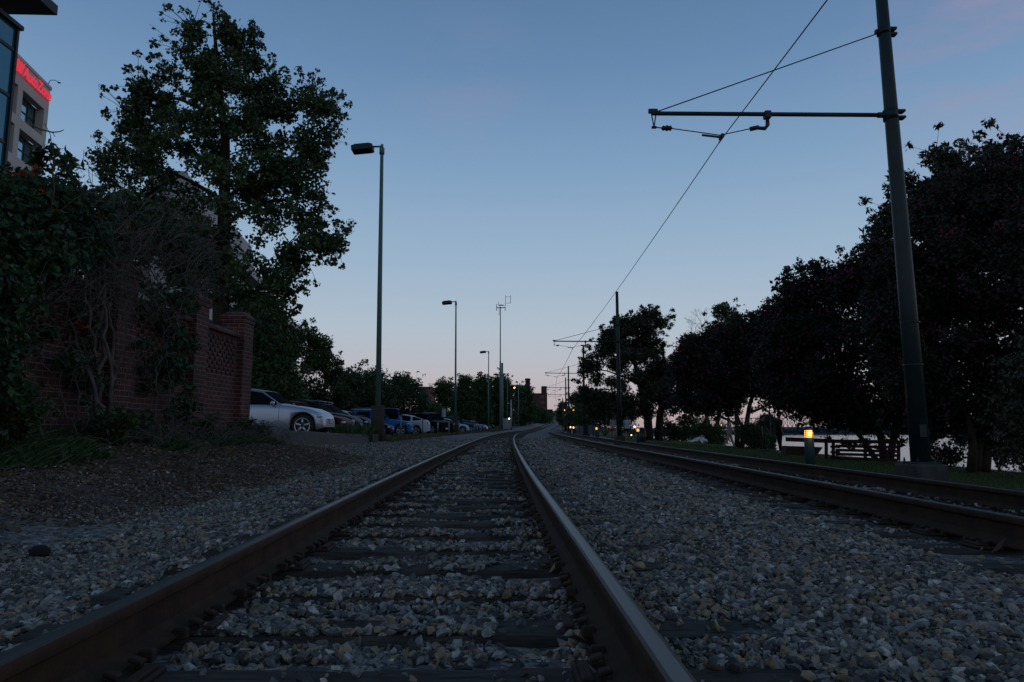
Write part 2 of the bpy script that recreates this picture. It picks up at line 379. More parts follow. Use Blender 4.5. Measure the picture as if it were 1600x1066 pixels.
def tnoise(x, y, s, seed=0):
    return np.array([mnoise.noise(Vector((a*s, b*s, seed*7.3))) for a, b in zip(x, y)])
def build_ground():
    xs = np.unique(np.concatenate([np.arange(-9, 9, .09), np.arange(-30, -9, .9), np.arange(9, 45, .8), np.geomspace(45, 1500, 40), -np.geomspace(30, 1500, 25)]))
    ys = np.unique(np.concatenate([np.arange(-60, -2, 5.), np.arange(-2, 14, .09), np.arange(14, 34, .3), np.arange(34, 140, 1.5), np.arange(140, 560, 8), np.geomspace(560, 3000, 20)]))
    X, Y = np.meshgrid(xs, ys); sh = X.shape; x = X.ravel(); y = Y.ravel(); z = gz(x, y)
    near = (np.abs(x) < 9.1) & (y < 34) & (y > -2.1)
    idx = np.where(near)[0]
    s1 = x-c1(y); s2 = x-c2(y)
    n1 = tnoise(x[idx], y[idx], 1.1, 1); n2 = tnoise(x[idx], y[idx], 5.0, 2); n3 = tnoise(x[idx], y[idx], 14.0, 3)
    amp = np.where((s1[idx] < -2.4), 1.5, .55)
    z[idx] += (n1*.03+n2*.014+n3*.008)*amp - .012
    nx, ny = len(xs), len(ys); I = np.arange(nx*ny).reshape(ny, nx)
    f = np.stack([I[:-1, :-1].ravel(), I[:-1, 1:].ravel(), I[1:, 1:].ravel(), I[1:, :-1].ravel()], axis=1)
    # zones kept as masks for the material: r dirt, g grass, b asphalt
    full = np.zeros(len(x)); full[idx] = n1*.5+n2*.5
    dirt = sst(-2.6, -3.3, s1+full*1.2)*(1-sst(15, 24, y+full*6)) + .0
    dirt = np.maximum(dirt, .35*sst(-2.6, -4.4, s1)*(1-sst(30, 60, y)))
    grass = sst(1.45, 1.75, s2+full*.25)*(1-sst(26, 34, s2)); lotm = (s1 < -4.8)*(1.0)
    grass = np.maximum(grass, sst(330, 400, y)*1.0); lotm = lotm*(y < 330)*(y > 13)
    grass = np.maximum(grass, (s1 < -4.8)*(y <= 13)*.6); grass = np.maximum(grass, (x > 600)*1.0)
    grass = np.maximum(grass, (s1 < -60)*1.0)
    verts = np.stack([x, y, z], axis=1)
    m = bpy.data.materials.new('ground gravel dirt and grass'); m.use_nodes = True; nt = m.node_tree; b = nt.nodes['Principled BSDF']; N = nt.nodes.new; L = nt.links.new
    tc = N('ShaderNodeTexCoord'); at = N('ShaderNodeAttribute'); at.attribute_name = 'zone'; sp = N('ShaderNodeSeparateColor'); L(at.outputs['Color'], sp.inputs[0])
    vo = N('ShaderNodeTexVoronoi'); vo.inputs['Scale'].default_value = 26; L(tc.outputs['Object'], vo.inputs['Vector'])
    crs = N('ShaderNodeValToRGB'); sc = N('ShaderNodeSeparateColor'); L(vo.outputs['Color'], sc.inputs[0]); L(sc.outputs[0], crs.inputs[0])
    e = crs.color_ramp.elements; e[0].color = (.07, .07, .074, 1); e[1].color = (.36, .355, .35, 1); q = e.new(.72); q.color = (.22, .22, .225, 1); q = e.new(.88); q.color = (.29, .22, .16, 1)
    nd = N('ShaderNodeTexNoise'); nd.inputs['Scale'].default_value = 9; nd.inputs['Detail'].default_value = 8; nd.inputs['Roughness'].default_value = .75; L(tc.outputs['Object'], nd.inputs['Vector'])
    crd = N('ShaderNodeValToRGB'); L(nd.outputs['Fac'], crd.inputs[0]); e = crd.color_ramp.elements; e[0].position = .3; e[0].color = (.04, .028, .022, 1); e[1].position = .72; e[1].color = (.17, .125, .10, 1)
    crg = N('ShaderNodeValToRGB'); L(nd.outputs['Fac'], crg.inputs[0]); e = crg.color_ramp.elements; e[0].position = .3; e[0].color = (.025, .045, .010, 1); e[1].position = .75; e[1].color = (.075, .10, .028, 1)
    def mix(fac, a, c):
        x_ = N('ShaderNodeMix'); x_.data_type = 'RGBA'; L(fac, x_.inputs[0]); L(a, x_.inputs[6])
        if isinstance(c, tuple): x_.inputs[7].default_value = (*c, 1)
        else: L(c, x_.inputs[7])
        return x_.outputs[2]
    c = mix(sp.outputs[0], crs.outputs[0], crd.outputs[0]); c = mix(sp.outputs[2], c, (.045, .045, .05)); c = mix(sp.outputs[1], c, crg.outputs[0])
    L(c, b.inputs['Base Color']); b.inputs['Roughness'].default_value = .95; b.inputs['Specular IOR Level'].default_value = .2
    bp = N('ShaderNodeBump'); bp.inputs['Strength'].default_value = .8; bp.inputs['Distance'].default_value = .025; bp.invert = True; L(vo.outputs['Distance'], bp.inputs['Height'])
    bp2 = N('ShaderNodeBump'); bp2.inputs['Strength'].default_value = .5; bp2.inputs['Distance'].default_value = .03; L(nd.outputs['Fac'], bp2.inputs['Height']); L(bp.outputs[0], bp2.inputs['Normal']); L(bp2.outputs[0], b.inputs['Normal'])
    o = npmesh('ground', verts, f, m, None, None, True); tag(o, None, None, None, 'structure')
    a = o.data.color_attributes.new('zone', 'FLOAT_COLOR', 'POINT'); ca = np.ones((len(x), 4), np.float32); ca[:, 0] = dirt.clip(0, 1); ca[:, 1] = grass.clip(0, 1); ca[:, 2] = lotm
    a.data.foreach_set('color', ca.ravel())
build_ground()

# ------------------------------------------------------------------ river and the far bank
def build_river():
    m = mat('river water', (.02, .035, .045), .12, 0, .6)
    nt = m.node_tree; b = nt.nodes['Principled BSDF']; tc = nt.nodes.new('ShaderNodeTexCoord'); n = nt.nodes.new('ShaderNodeTexNoise'); n.inputs['Scale'].default_value = .9; n.inputs['Detail'].default_value = 4
    mp = nt.nodes.new('ShaderNodeMapping'); mp.inputs['Scale'].default_value = (1, .35, 1); nt.links.new(tc.outputs['Object'], mp.inputs[0]); nt.links.new(mp.outputs[0], n.inputs['Vector'])
    bp = nt.nodes.new('ShaderNodeBump'); bp.inputs['Strength'].default_value = .9; bp.inputs['Distance'].default_value = .35; nt.links.new(n.outputs['Fac'], bp.inputs['Height']); nt.links.new(bp.outputs[0], b.inputs['Normal'])
    o = MB().add([(20, -200, -7), (1400, -200, -7), (1400, 3000, -7), (20, 3000, -7)], [(0, 1, 2, 3)]).build('water', m); tag(o, kind='structure')
build_river()

# ------------------------------------------------------------------ ballast stones
def stone_mat():
    m = bpy.data.materials.new('ballast stone'); m.use_nodes = True; nt = m.node_tree; b = nt.nodes['Principled BSDF']
    oi = nt.nodes.new('ShaderNodeObjectInfo'); cr = nt.nodes.new('ShaderNodeValToRGB'); cr.color_ramp.interpolation = 'LINEAR'
    e = cr.color_ramp.elements; e[0].color = (.04, .04, .042, 1); e[1].color = (.42, .405, .39, 1)
    for p, c in ((.2, (.075, .076, .08)), (.42, (.135, .137, .143)), (.56, (.20, .203, .21)), (.62, (.30, .30, .305)), (.66, (.15, .105, .07)), (.78, (.27, .21, .15)), (.87, (.21, .16, .12)), (.90, (.16, .16, .165))):
        k = e.new(p); k.color = (*c, 1)
    nt.links.new(oi.outputs['Random'], cr.inputs[0])
    tc = nt.nodes.new('ShaderNodeTexCoord'); n = nt.nodes.new('ShaderNodeTexNoise'); n.inputs['Scale'].default_value = 2.2; n.inputs['Detail'].default_value = 6; nt.links.new(tc.outputs['Object'], n.inputs['Vector'])
    mr = nt.nodes.new('ShaderNodeMapRange'); mr.inputs[1].default_value = .3; mr.inputs[2].default_value = .7; mr.inputs[3].default_value = .85; mr.inputs[4].default_value = 1.65; nt.links.new(n.outputs['Fac'], mr.inputs[0])
    tn = nt.nodes.new('ShaderNodeVectorMath'); tn.operation = 'MULTIPLY'; tn.inputs[1].default_value = (1.10, 1.02, .93); nt.links.new(cr.outputs[0], tn.inputs[0]); vm = nt.nodes.new('ShaderNodeVectorMath'); vm.operation = 'SCALE'; nt.links.new(tn.outputs[0], vm.inputs[0]); nt.links.new(mr.outputs[0], vm.inputs['Scale']); nt.links.new(vm.outputs[0], b.inputs['Base Color'])
    b.inputs['Roughness'].default_value = .9; b.inputs['Specular IOR Level'].default_value = .25
    bp = nt.nodes.new('ShaderNodeBump'); bp.inputs['Strength'].default_value = .35; bp.inputs['Distance'].default_value = .05; nt.links.new(n.outputs['Fac'], bp.inputs['Height']); nt.links.new(bp.outputs[0], b.inputs['Normal'])
    return m
TIE0, TSP = .93, .53
def tie_y(k): return TIE0+TSP*k
def tiecover(k):  # how much the stones hide each near tie
    return [.2, .2, .05, .42, .80, .50, .36, .55, .28, .38, .25, .3, .42, .28, .25, .35][k % 16] if k < 48 else .2
def build_ballast():
    ms = stone_mat(); pc = bpy.data.collections.new('stone shapes')
    for i in range(10):
        g = random.Random(100+i); bm = bmesh.new()
        for _ in range(11):
            d = Vector((g.gauss(0, 1), g.gauss(0, 1), g.gauss(0, 1))).normalized()*g.uniform(.82, 1.05)
            bm.verts.new((d.x*.64, d.y*.44, d.z*.36))
        r = bmesh.ops.convex_hull(bm, input=bm.verts); bmesh.ops.delete(bm, geom=[v for v in bm.verts if not v.link_faces], context='VERTS')
        bmesh.ops.bevel(bm, geom=list(bm.edges), offset=.012, segments=1, affect='EDGES')
        me = bpy.data.meshes.new('stone'); bm.to_mesh(me); bm.free(); me.materials.append(ms)
        pc.objects.link(bpy.data.objects.new('stone%02d' % i, me))
    pts = []; sizes = []
    def zone(y0, y1, x0, x1, dens, size, sk=0):
        n = int((y1-y0)*(x1-x0)*dens); y = rng.uniform(y0, y1, n); x = rng.uniform(x0, x1, n)
        keep = np.abs(x) < (y*.80+.9); x = x[keep]; y = y[keep]
        s1 = x-c1(y); s2 = x-c2(y); s1a = np.abs(np.abs(s1)-.7525); s2a = np.abs(np.abs(s2)-.7525)
        k = (s1a > .085) & (s2a > .085) & (s2 < 1.75)
        left = sst(-2.9, -4.0, s1+tnoise(x, y, 1.1, 1)*.8)*(1-sst(13, 22, y)); k &= rng.random(len(x)) > left*.74
        k &= (s1 > -4.7)
        # ties: keep few stones on their tops
        ph = ((y-TIE0)/TSP+.5) % 1-.5; kk = np.floor((y-TIE0)/TSP+.5).astype(int)
        cov = np.array([tiecover(q) for q in kk]); nn = tnoise(x, y, 3.1, 9)
        on1 = (np.abs(ph)*TSP < .12) & (np.abs(s1) < 1.30) & (nn*.8+.45 > cov*1.0)
        on1 |= (np.abs(ph)*TSP < .12) & (s1 > -1.30) & (s1 < -.8) & (rng.random(len(x)) < .8)
        on2 = (np.abs(ph)*TSP < .12) & (np.abs(s2) < 1.3) & (nn+.45 > 0)
        k &= ~((on1 | on2) & (rng.random(len(x)) > .035))
        covd = (~(on1 | on2))[k]; x = x[k]; y = y[k]; s1 = s1[k]; s2 = s2[k]
        bare = sst(-.12, .22, (nn*.8+.45-cov)[k])
        z = gz(x, y)+tnoise(x, y, 1.3, 5)*.010+rng.uniform(-.012, .008, len(x))
        z = z-np.where((s1 > -1.15) & (s1 < .80), .026*bare, 0)-np.where((s2 > -1.25) & (s2 < 1.2), .022, 0)
        tiezone = (np.abs(((y-TIE0)/TSP+.5) % 1-.5)*TSP < .105) & ((np.abs(s1) < 1.3) | (np.abs(s2) < 1.3))
        z = np.where(tiezone, np.maximum(z, -.182+rng.uniform(0, .012, len(x))), z)
        ln = np.clip(np.exp(rng.normal(math.log(size)-.03, .40, len(x))), size*.4, size*2.1)
        ln = np.where(s1 < -2.0, ln*(1-.35*sst(-2.0, -3.2, s1)), ln)
        pts.append(np.stack([x, y, z], 1)); sizes.append(ln)
    zone(.9, 2.4, -2.6, 3.2, 4300, .0275)
    zone(2.4, 4.5, -4.2, 5, 3600, .0285)
    zone(4.5, 7.5, -5, 5.6, 2300, .031)
    zone(7.5, 13, -5.3, 5.6, 1050, .040)
    zone(13, 22, -5.4, 5.6, 460, .052)
    zone(22, 42, -5.4, 5.6, 180, .07)
    p = np.concatenate(pts); s = np.concatenate(sizes); n = len(p); print('stones', n)
    me = bpy.data.meshes.new('ballast'); me.vertices.add(n); me.vertices.foreach_set('co', p.astype(np.float32).ravel())
    a = me.attributes.new('scl', 'FLOAT', 'POINT'); a.data.foreach_set('value', s.astype(np.float32))
    rot = np.stack([rng.normal(0, .45, n), rng.normal(0, .45, n), rng.uniform(0, 6.28, n)], 1)
    a = me.attributes.new('rot', 'FLOAT_VECTOR', 'POINT'); a.data.foreach_set('vector', rot.astype(np.float32).ravel())
    a = me.attributes.new('idx', 'INT', 'POINT'); a.data.foreach_set('value', rng.integers(0, 10, n).astype(np.int32))
    o = bpy.data.objects.new('ballast', me); COL.objects.link(o)
    ng = bpy.data.node_groups.new('scatter stones', 'GeometryNodeTree'); ng.interface.new_socket('Geometry', in_out='INPUT', socket_type='NodeSocketGeometry'); ng.interface.new_socket('Geometry', in_out='OUTPUT', socket_type='NodeSocketGeometry')
    N = ng.nodes.new; L = ng.links.new; gi = N('NodeGroupInput'); go = N('NodeGroupOutput'); ci = N('GeometryNodeCollectionInfo'); ci.inputs['Collection'].default_value = pc
    ci.inputs['Separate Children'].default_value = True; ci.inputs['Reset Children'].default_value = True
    ip = N('GeometryNodeInstanceOnPoints'); ip.inputs['Pick Instance'].default_value = True
    def na(nm, t): q = N('GeometryNodeInputNamedAttribute'); q.data_type = t; q.inputs['Name'].default_value = nm; return q.outputs['Attribute']
    mp = N('GeometryNodeMeshToPoints'); L(gi.outputs[0], mp.inputs['Mesh']); L(mp.outputs[0], ip.inputs['Points']); L(ci.outputs[0], ip.inputs['Instance']); L(na('idx', 'INT'), ip.inputs['Instance Index'])
    L(na('rot', 'FLOAT_VECTOR'), ip.inputs['Rotation']); L(na('scl', 'FLOAT'), ip.inputs['Scale']); L(ip.outputs[0], go.inputs[0])
    md = o.modifiers.new('scatter', 'NODES'); md.node_group = ng
    tag(o, 'grey and tan crushed stone ballast spread between and beside the rails', 'ballast', None, 'stuff')
build_ballast()

# ------------------------------------------------------------------ railway tracks
def wood_mat():
    m = bpy.data.materials.new('weathered tie wood'); m.use_nodes = True; nt = m.node_tree; b = nt.nodes['Principled BSDF']
    tc = nt.nodes.new('ShaderNodeTexCoord'); mp = nt.nodes.new('ShaderNodeMapping'); mp.inputs['Scale'].default_value = (2.2, 38, 20); nt.links.new(tc.outputs['Object'], mp.inputs[0])
    n = nt.nodes.new('ShaderNodeTexNoise'); n.inputs['Scale'].default_value = 1.6; n.inputs['Detail'].default_value = 9; n.inputs['Roughness'].default_value = .75; nt.links.new(mp.outputs[0], n.inputs['Vector'])
    cr = nt.nodes.new('ShaderNodeValToRGB'); e = cr.color_ramp.elements; e[0].position = .32; e[0].color = (.014, .012, .012, 1); e[1].position = .75; e[1].color = (.15, .13, .115, 1); k = e.new(.5); k.color = (.065, .055, .05, 1)
    nt.links.new(n.outputs['Fac'], cr.inputs[0]); nt.links.new(cr.outputs[0], b.inputs['Base Color']); b.inputs['Roughness'].default_value = .9; b.inputs['Specular IOR Level'].default_value = .2
    bp = nt.nodes.new('ShaderNodeBump'); bp.inputs['Strength'].default_value = .9; bp.inputs['Distance'].default_value = .012; nt.links.new(n.outputs['Fac'], bp.inputs['Height']); nt.links.new(bp.outputs[0], b.inputs['Normal'])
    return m
WOOD = wood_mat()
RUST = mat('rusty rail web', (.062, .030, .017), .85, 0, .3, (7, .9, (.022, .014, .01)), (60, .7, .004))
PLATE = mat('rusty tie plate', (.06, .034, .024), .85, 0, .3, (9, .8, (.015, .011, .01)), (50, .5, .004))
def steel_mat():
    m = mat('polished rail head', (.33, .34, .36), .34, .92, .5)
    nt = m.node_tree; b = nt.nodes['Principled BSDF']; tc = nt.nodes.new('ShaderNodeTexCoord'); mp = nt.nodes.new('ShaderNodeMapping'); mp.inputs['Scale'].default_value = (140, 1.2, 1)
    nt.links.new(tc.outputs['Object'], mp.inputs[0]); n = nt.nodes.new('ShaderNodeTexNoise'); n.inputs['Scale'].default_value = 1; n.inputs['Detail'].default_value = 5; nt.links.new(mp.outputs[0], n.inputs['Vector'])
    mr = nt.nodes.new('ShaderNodeMapRange'); mr.inputs[3].default_value = .33; mr.inputs[4].default_value = .6; nt.links.new(n.outputs['Fac'], mr.inputs[0]); nt.links.new(mr.outputs[0], b.inputs['Roughness'])
    mr2 = nt.nodes.new('ShaderNodeMapRange'); mr2.inputs[3].default_value = .6; mr2.inputs[4].default_value = 1.15; nt.links.new(n.outputs['Fac'], mr2.inputs[0])
    vm = nt.nodes.new('ShaderNodeVectorMath'); vm.operation = 'SCALE'; vm.inputs[0].default_value = (.125, .12, .115); nt.links.new(mr2.outputs[0], vm.inputs['Scale']); nt.links.new(vm.outputs[0], b.inputs['Base Color'])
    return m
STEEL = steel_mat()
WORN = mat('rust-stained rail head edge', (.07, .05, .04), .65, .15, .4, (6, .7, (.04, .03, .025)))
def rail_obj(cf, off, z0, parent, ymin=-30, ymax=515, steel=None):
    # profile (lateral, height) anticlockwise; head top faces get polished steel
    prof = [(-.070, -.168), (.070, -.168), (.070, -.158), (.022, -.143), (.009, -.128), (.009, -.052), (.033, -.038), (.036, -.026), (.0355, -.010), (.031, -.0035), (.020, -.0006), (0, 0),
            (-.020, -.0006), (-.031, -.0035), (-.0355, -.010), (-.036, -.026), (-.033, -.038), (-.009, -.052), (-.009, -.128), (-.022, -.143), (-.070, -.158)]
    ys = TY[(TY >= ymin) & (TY <= ymax)]; xs = np.array([cf(y) for y in ys]); n = len(prof)
    tx = np.gradient(xs, ys); nrm = np.stack([1/np.sqrt(1+tx**2), -tx/np.sqrt(1+tx**2)], 1); rz = rise(ys)
    V = []
    for (x, y, (nx, ny), r) in zip(xs, ys, nrm, rz):
        for a, h in prof: V.append((x+nx*(off+a), y+ny*(off+a), z0+h+r))
    V = np.array(V); fs = []; fm = []
    for i in range(len(ys)-1):
        for k in range(n):
            k2 = (k+1) % n; fs.append((i*n+k, i*n+k2, (i+1)*n+k2, (i+1)*n+k)); fm.append(1 if 10 <= k <= 11 else (2 if k in (9, 12) else 0))
    o = npmesh('rail', V, np.array(fs), [RUST, steel or STEEL, WORN], parent, None, True, np.array(fm))
    o.data.set_sharp_from_angle(angle=R(40))
    return o
def plate_mb(mb, c, zt, side, g, spikes=True):
    mb.box((c[0], c[1], zt+.009), (.33, .185, .018), 0, 0, None, .006)
    for sx in (-1, 1):
        if spikes:
            for sy in (-.055, .06):
                x = c[0]+sx*(.088+g.uniform(0, .012)); mb.box((x, c[1]+sy, zt+.024), (.020, .020, .03)); mb.box((x-sx*.006, c[1]+sy, zt+.042), (.040, .034, .014), 0, 0, Matrix.Rotation(sx*.25, 3, 'Y'), .004)
        mb.box((c[0]+sx*.135, c[1], zt+.024), (.035, .15, .014), 0, 0, None, .005)
    for q in (-.145, .15):   # rail anchors hooked round the foot of the rail
        mb.box((c[0]+side*.078, c[1]+q, zt+.028), (.045, .030, .038), g.uniform(-.15, .15), 0, None, .006)
        mb.box((c[0]-side*.080, c[1]+q, zt+.024), (.030, .026, .030), g.uniform(-.15, .15), 0, None, .006)
def tie_box(mb, x, y, z, g, L=2.59, W_=.215, Hh=.17, rz=0):
    nx = 14; vs = []; Mx = Matrix.Rotation(rz, 3, 'Z')
    for i in range(nx+1):
        u = -L/2+L*i/nx
        for (v, w) in ((-W_/2, -Hh), (-W_/2-.004, -.03), (-W_/2+.012, 0), (-.03, -.004), (.035, .001), (W_/2-.012, -.001), (W_/2+.003, -.03), (W_/2, -Hh)):
            j = Vector((u, v+g.gauss(0, .003), w+g.gauss(0, .0025))); vs.append(Mx @ j+Vector((x, y, z)))
    fs = [(i*8+k, (i+1)*8+k, (i+1)*8+k+1, i*8+k+1) for i in range(nx) for k in range(7)]+[tuple(range(8)), tuple(nx*8+k for k in range(7, -1, -1))]
    mb.add(vs, fs)
def railway(name, label, cf, zl, zr, seed, n_parts, n_plate, ytop):
    root = empty(name, (float(cf(0)), 0, -.35), 0, label, 'railway track'); ox, oz = root.location.x, root.location.z
    def shift(o): o.location = (-ox, 0, -oz)
    a = rail_obj(cf, -.7525, zl, root); b = rail_obj(cf, .7525, zr, root); shift(a); shift(b)
    g = random.Random(seed); rest = MB(); k = 0
    while tie_y(k) < ytop:
        y = tie_y(k)+g.uniform(-.02, .02); x = float(cf(y)); dx = float(cf(y+.5)-cf(y-.5)); zt = min(zl, zr)-.186+g.uniform(-.004, .004); rz = -dx*0+math.atan(-dx)*1.0+g.uniform(-.008, .008)
        rz = -math.atan(dx)+g.uniform(-.008, .008)
        zt += float(rise(y)); x += g.uniform(-.05, .05)
        if k < n_parts:
            mb = MB(); tie_box(mb, 0, 0, 0, g, 2.59+g.uniform(-.05, .05), .215+g.uniform(-.01, .012)); mb_o = mb.build('tie', WOOD, root); mb_o.location = (x-ox, y, zt-oz); mb_o.rotation_euler = (0, math.atan2(zl-zr, 1.5), rz)
            if k < n_plate:
                for s, zz in ((-1, zl), (1, zr)):
                    pb = MB(); plate_mb(pb, (s*.7525-(x-float(cf(y))), 0), .0, -s, g); pb.build('tie_plate', PLATE, mb_o)
        else: tie_box(rest, x, y, zt, g, rz=rz)
        k += 1
    r = rest.build('ties', WOOD, root); shift(r); tag(r, 'far dark timber ties running on round the bend', None, None, 'stuff')
    return root
railway('railway_track', 'rusty track running straight away from the camera, with bright worn rail heads', c1, 0, 0, 3, 90, 46, 150)
railway('railway_track', 'duller second track on the right beside the lawn under the trolley wire', c2, .02, -.025, 4, 90, 24, 130)

# ------------------------------------------------------------------ brick wall with piers and pierced panels
def brick_mat():
    m = bpy.data.materials.new('dark red brick'); m.use_nodes = True; nt = m.node_tree; b = nt.nodes['Principled BSDF']; N = nt.nodes.new; L = nt.links.new
    g = N('ShaderNodeNewGeometry'); sp = N('ShaderNodeSeparateXYZ'); L(g.outputs['Position'], sp.inputs[0])
    ad = N('ShaderNodeMath'); ad.operation = 'ADD'; L(sp.outputs['X'], ad.inputs[0]); L(sp.outputs['Y'], ad.inputs[1])
    cb = N('ShaderNodeCombineXYZ'); L(ad.outputs[0], cb.inputs[0]); L(sp.outputs['Z'], cb.inputs[1])
    br = N('ShaderNodeTexBrick'); L(cb.outputs[0], br.inputs['Vector']); br.inputs['Scale'].default_value = 1; br.inputs['Brick Width'].default_value = .215; br.inputs['Row Height'].default_value = .078
    br.inputs['Mortar Size'].default_value = .006; br.inputs['Mortar Smooth'].default_value = .2; br.inputs['Color1'].default_value = (.13, .038, .026, 1); br.inputs['Color2'].default_value = (.065, .025, .019, 1); br.inputs['Mortar'].default_value = (.22, .155, .135, 1)
    n = N('ShaderNodeTexNoise'); n.inputs['Scale'].default_value = 2.5; n.inputs['Detail'].default_value = 6; L(g.outputs['Position'], n.inputs['Vector'])
    mr = N('ShaderNodeMapRange'); mr.inputs[1].default_value = .3; mr.inputs[2].default_value = .7; mr.inputs[3].default_value = .6; mr.inputs[4].default_value = 1.15; L(n.outputs['Fac'], mr.inputs[0])
    vm = N('ShaderNodeVectorMath'); vm.operation = 'SCALE'; L(br.outputs['Color'], vm.inputs[0]); L(mr.outputs[0], vm.inputs['Scale']); L(vm.outputs[0], b.inputs['Base Color'])
    bp = N('ShaderNodeBump'); bp.inputs['Strength'].default_value = .6; bp.inputs['Distance'].default_value = .006; bp.invert = True; L(br.outputs['Fac'], bp.inputs['Height']); L(bp.outputs[0], b.inputs['Normal'])
    b.inputs['Roughness'].default_value = .9; return m
BRICK = brick_mat()
WX = -5.35   # plane of the pier faces
def brick_wall():
    root = empty('brick_wall', (WX-.2, 10, .2), 0, 'dark red brick wall with piers and pierced honeycomb panels, overgrown with vines', 'wall')
    def B(mb, name, m=BRICK): o = mb.build(name, m, root); o.location = (-root.location.x, -root.location.y, -root.location.z); return o
    far = [14.0, 11.92, 9.62, 7.35, 5.1]; pl = .47
    for y in far:
        mb = MB(); mb.box((WX-.235, y-.235, 1.3), (.47, .47, 2.6)); mb.box((WX-.235, y-.235, 2.63), (.51, .51, .075), 0, 0, None, .008); mb.box((WX-.235, y-.235, 2.70), (.54, .54, .07), 0, 0, None, .008); mb.box((WX-.235, y-.235, 2.775), (.50, .50, .09), 0, 0, None, .01, .7)
        B(mb, 'pier')
    t = .22; xc = WX-.13-t/2
    for i in range(len(far)-1):
        y1 = far[i]-pl; y0 = far[i+1]; L = y1-y0; yc = (y0+y1)/2
        mb = MB(); zb, zt, top = 1.5, 2.2, 2.28
        mb.box((xc, yc, zb/2+.0), (t, L-.004, zb)); mb.box((xc, yc, (zt+top)/2), (t, L-.004, top-zt))
        # pierced honeycomb: courses of spaced headers, each course shifted half a step
        m = .14; mb.box((xc, y0+m/2+.002, (zb+zt)/2), (t, m, zt-zb)); mb.box((xc, y1-m/2-.002, (zb+zt)/2), (t, m, zt-zb))
        rows = 9; rh = (zt-zb)/rows; step = .205; y_a, y_b = y0+m, y1-m
        for r in range(rows):
            yy = y_a - (step/2 if r % 2 else 0)
            while yy < y_b:
                a, b_ = max(yy, y_a), min(yy+step*.60, y_b)
                if b_-a > .01: mb.box((xc, (a+b_)/2, zb+rh*(r+.5)), (t-.004, b_-a, rh*1.0-.0005))
                yy += step
        B(mb, 'honeycomb_panel')
        mb = MB(); n = 8; pts = [(.18*math.cos(math.pi*k/n), .10*math.sin(math.pi*k/n)) for k in range(n+1)]
        vs = [(xc+a, yy, 2.32+c) for yy in (y0+.003, y1-.003) for a, c in [(.18, -.04)]+pts+[(-.18, -.04)]]; k = n+3
        fs = [(j, j+1, j+1+k, j+k) for j in range(k-1)]+[(k-1, 0, k, 2*k-1), tuple(range(k-1, -1, -1)), tuple(range(k, 2*k))]
        mb.add(vs, fs); B(mb, 'coping')
    return root
brick_wall()
# low concrete retaining wall in front of the car park
def retaining_wall():
    root = empty('retaining_wall', (-5.5, 21, -.2), 0, 'low stained concrete retaining wall below the silver car, running to the nearest lamp base', 'wall')
    mb = MB(); ys = np.arange(14.05, 26.3, .6); n = len(ys)
    vs = []
    for y in ys:
        t = float(np.interp(y, [14, 18, 22, 26.4], [.46, .41, .30, .22])); xx = -5.42-.01*math.sin(y*2)
        vs += [(xx, y, -.35), (xx, y, t-.02), (xx-.02, y, t), (xx-.26, y, t+.003), (xx-.28, y, -.3)]
    fs = [(i*5+k, i*5+5+k, i*5+6+k, i*5+1+k) for i in range(n-1) for k in range(4)]+[(0, 1, 2, 3, 4), tuple((n-1)*5+k for k in (4, 3, 2, 1, 0))]
    mb.add(vs, fs); o = mb.build('coping_beam', M['concrete'], root); o.location = -root.location
    mb = MB(); mb.box((-5.50, 26.95, -.02), (.34, 1.15, .5), 0, 0, None, .02); o = mb.build('end_block', M['darkconcrete'], root); o.location = -root.location
retaining_wall()

# ------------------------------------------------------------------ lamp posts, catenary poles, mast
def lamp_post(px, D, top_py, label, group='lamp posts along the car park', zb=None, head=True, r=.085, base_h=1.35, base_r=.27, lit=False, facing=-1, headscale=1.0):
    b = P(px[0], 667, D); b.z = float(gz(b.x, D)) if zb is None else zb; top = P(px[1], top_py, D); h = top.z-b.z
    root = empty('lamp_post', b, 0, label, 'lamp post', group); dx = top.x-b.x
    if base_h: MB().lathe([(base_r, -.1), (base_r, base_h-.03), (base_r-.03, base_h)], (0, 0, 0), 18).build('concrete_base', M['darkconcrete'], root)
    mb = MB(); mb.tube([(0, 0, base_h-.02), (dx*.5, 0, h*.5), (dx, 0, h-.35)], [r, r*.85, r*.62], 12)
    mb.tube([(dx, 0, h-.38), (dx, 0, h-.10)], r*.95, 10); mb.tube([(dx, 0, h-.1), (dx, 0, h+.06)], r*.5, 8)
    mb.build('pole', M['lamp_pole'], root)
    if head:
        s = facing; hs = headscale
        ar = MB(); ar.tube([(dx, 0, h-.03), (dx+s*.34*hs, 0, h-.04)], .035*hs, 8); ar.build('arm', M['lamp_pole'], root)
        hb = MB(); ca = Vector((dx+s*.66*hs, 0, h-.11*hs))
        hb.box(ca, (.72*hs, .42*hs, .20*hs), 0, 0, Matrix.Rotation(s*.10, 3, 'Y') @ Matrix.Rotation(.0, 3, 'X'), .03); hb.box(ca+Vector((s*.02, 0, .12*hs)), (.55*hs, .34*hs, .05), 0, 0, Matrix.Rotation(s*.10, 3, 'Y'), .02)
        ho = hb.build('lamp_head', M['iron'], root)
        lm = mat('lamp lens lit', (.9, .6, .3), .4, 0, .5, None, None, (1, .48, .14), 5) if lit else M['glass']
        if lit: MB().sphere((ca.x, 0, ca.z-.14*hs), .17*hs, 12, 0, (1.0, 1.0, .9)).build('lens', lm, root)
        else: MB().box(ca-Vector((0, 0, .108*hs)), (.6*hs, .36*hs, .012), 0, 0, Matrix.Rotation(s*.10, 3, 'Y')).build('lens', lm, root)
    return root
lamp_post((590, 597), 28, 228, 'nearest green car park lamp post with tall round concrete base', headscale=1.25, r=.115)
lamp_post((711.5, 712.5), 62, 471, 'second green car park lamp post, behind the black SUV', headscale=1.25, r=.10)
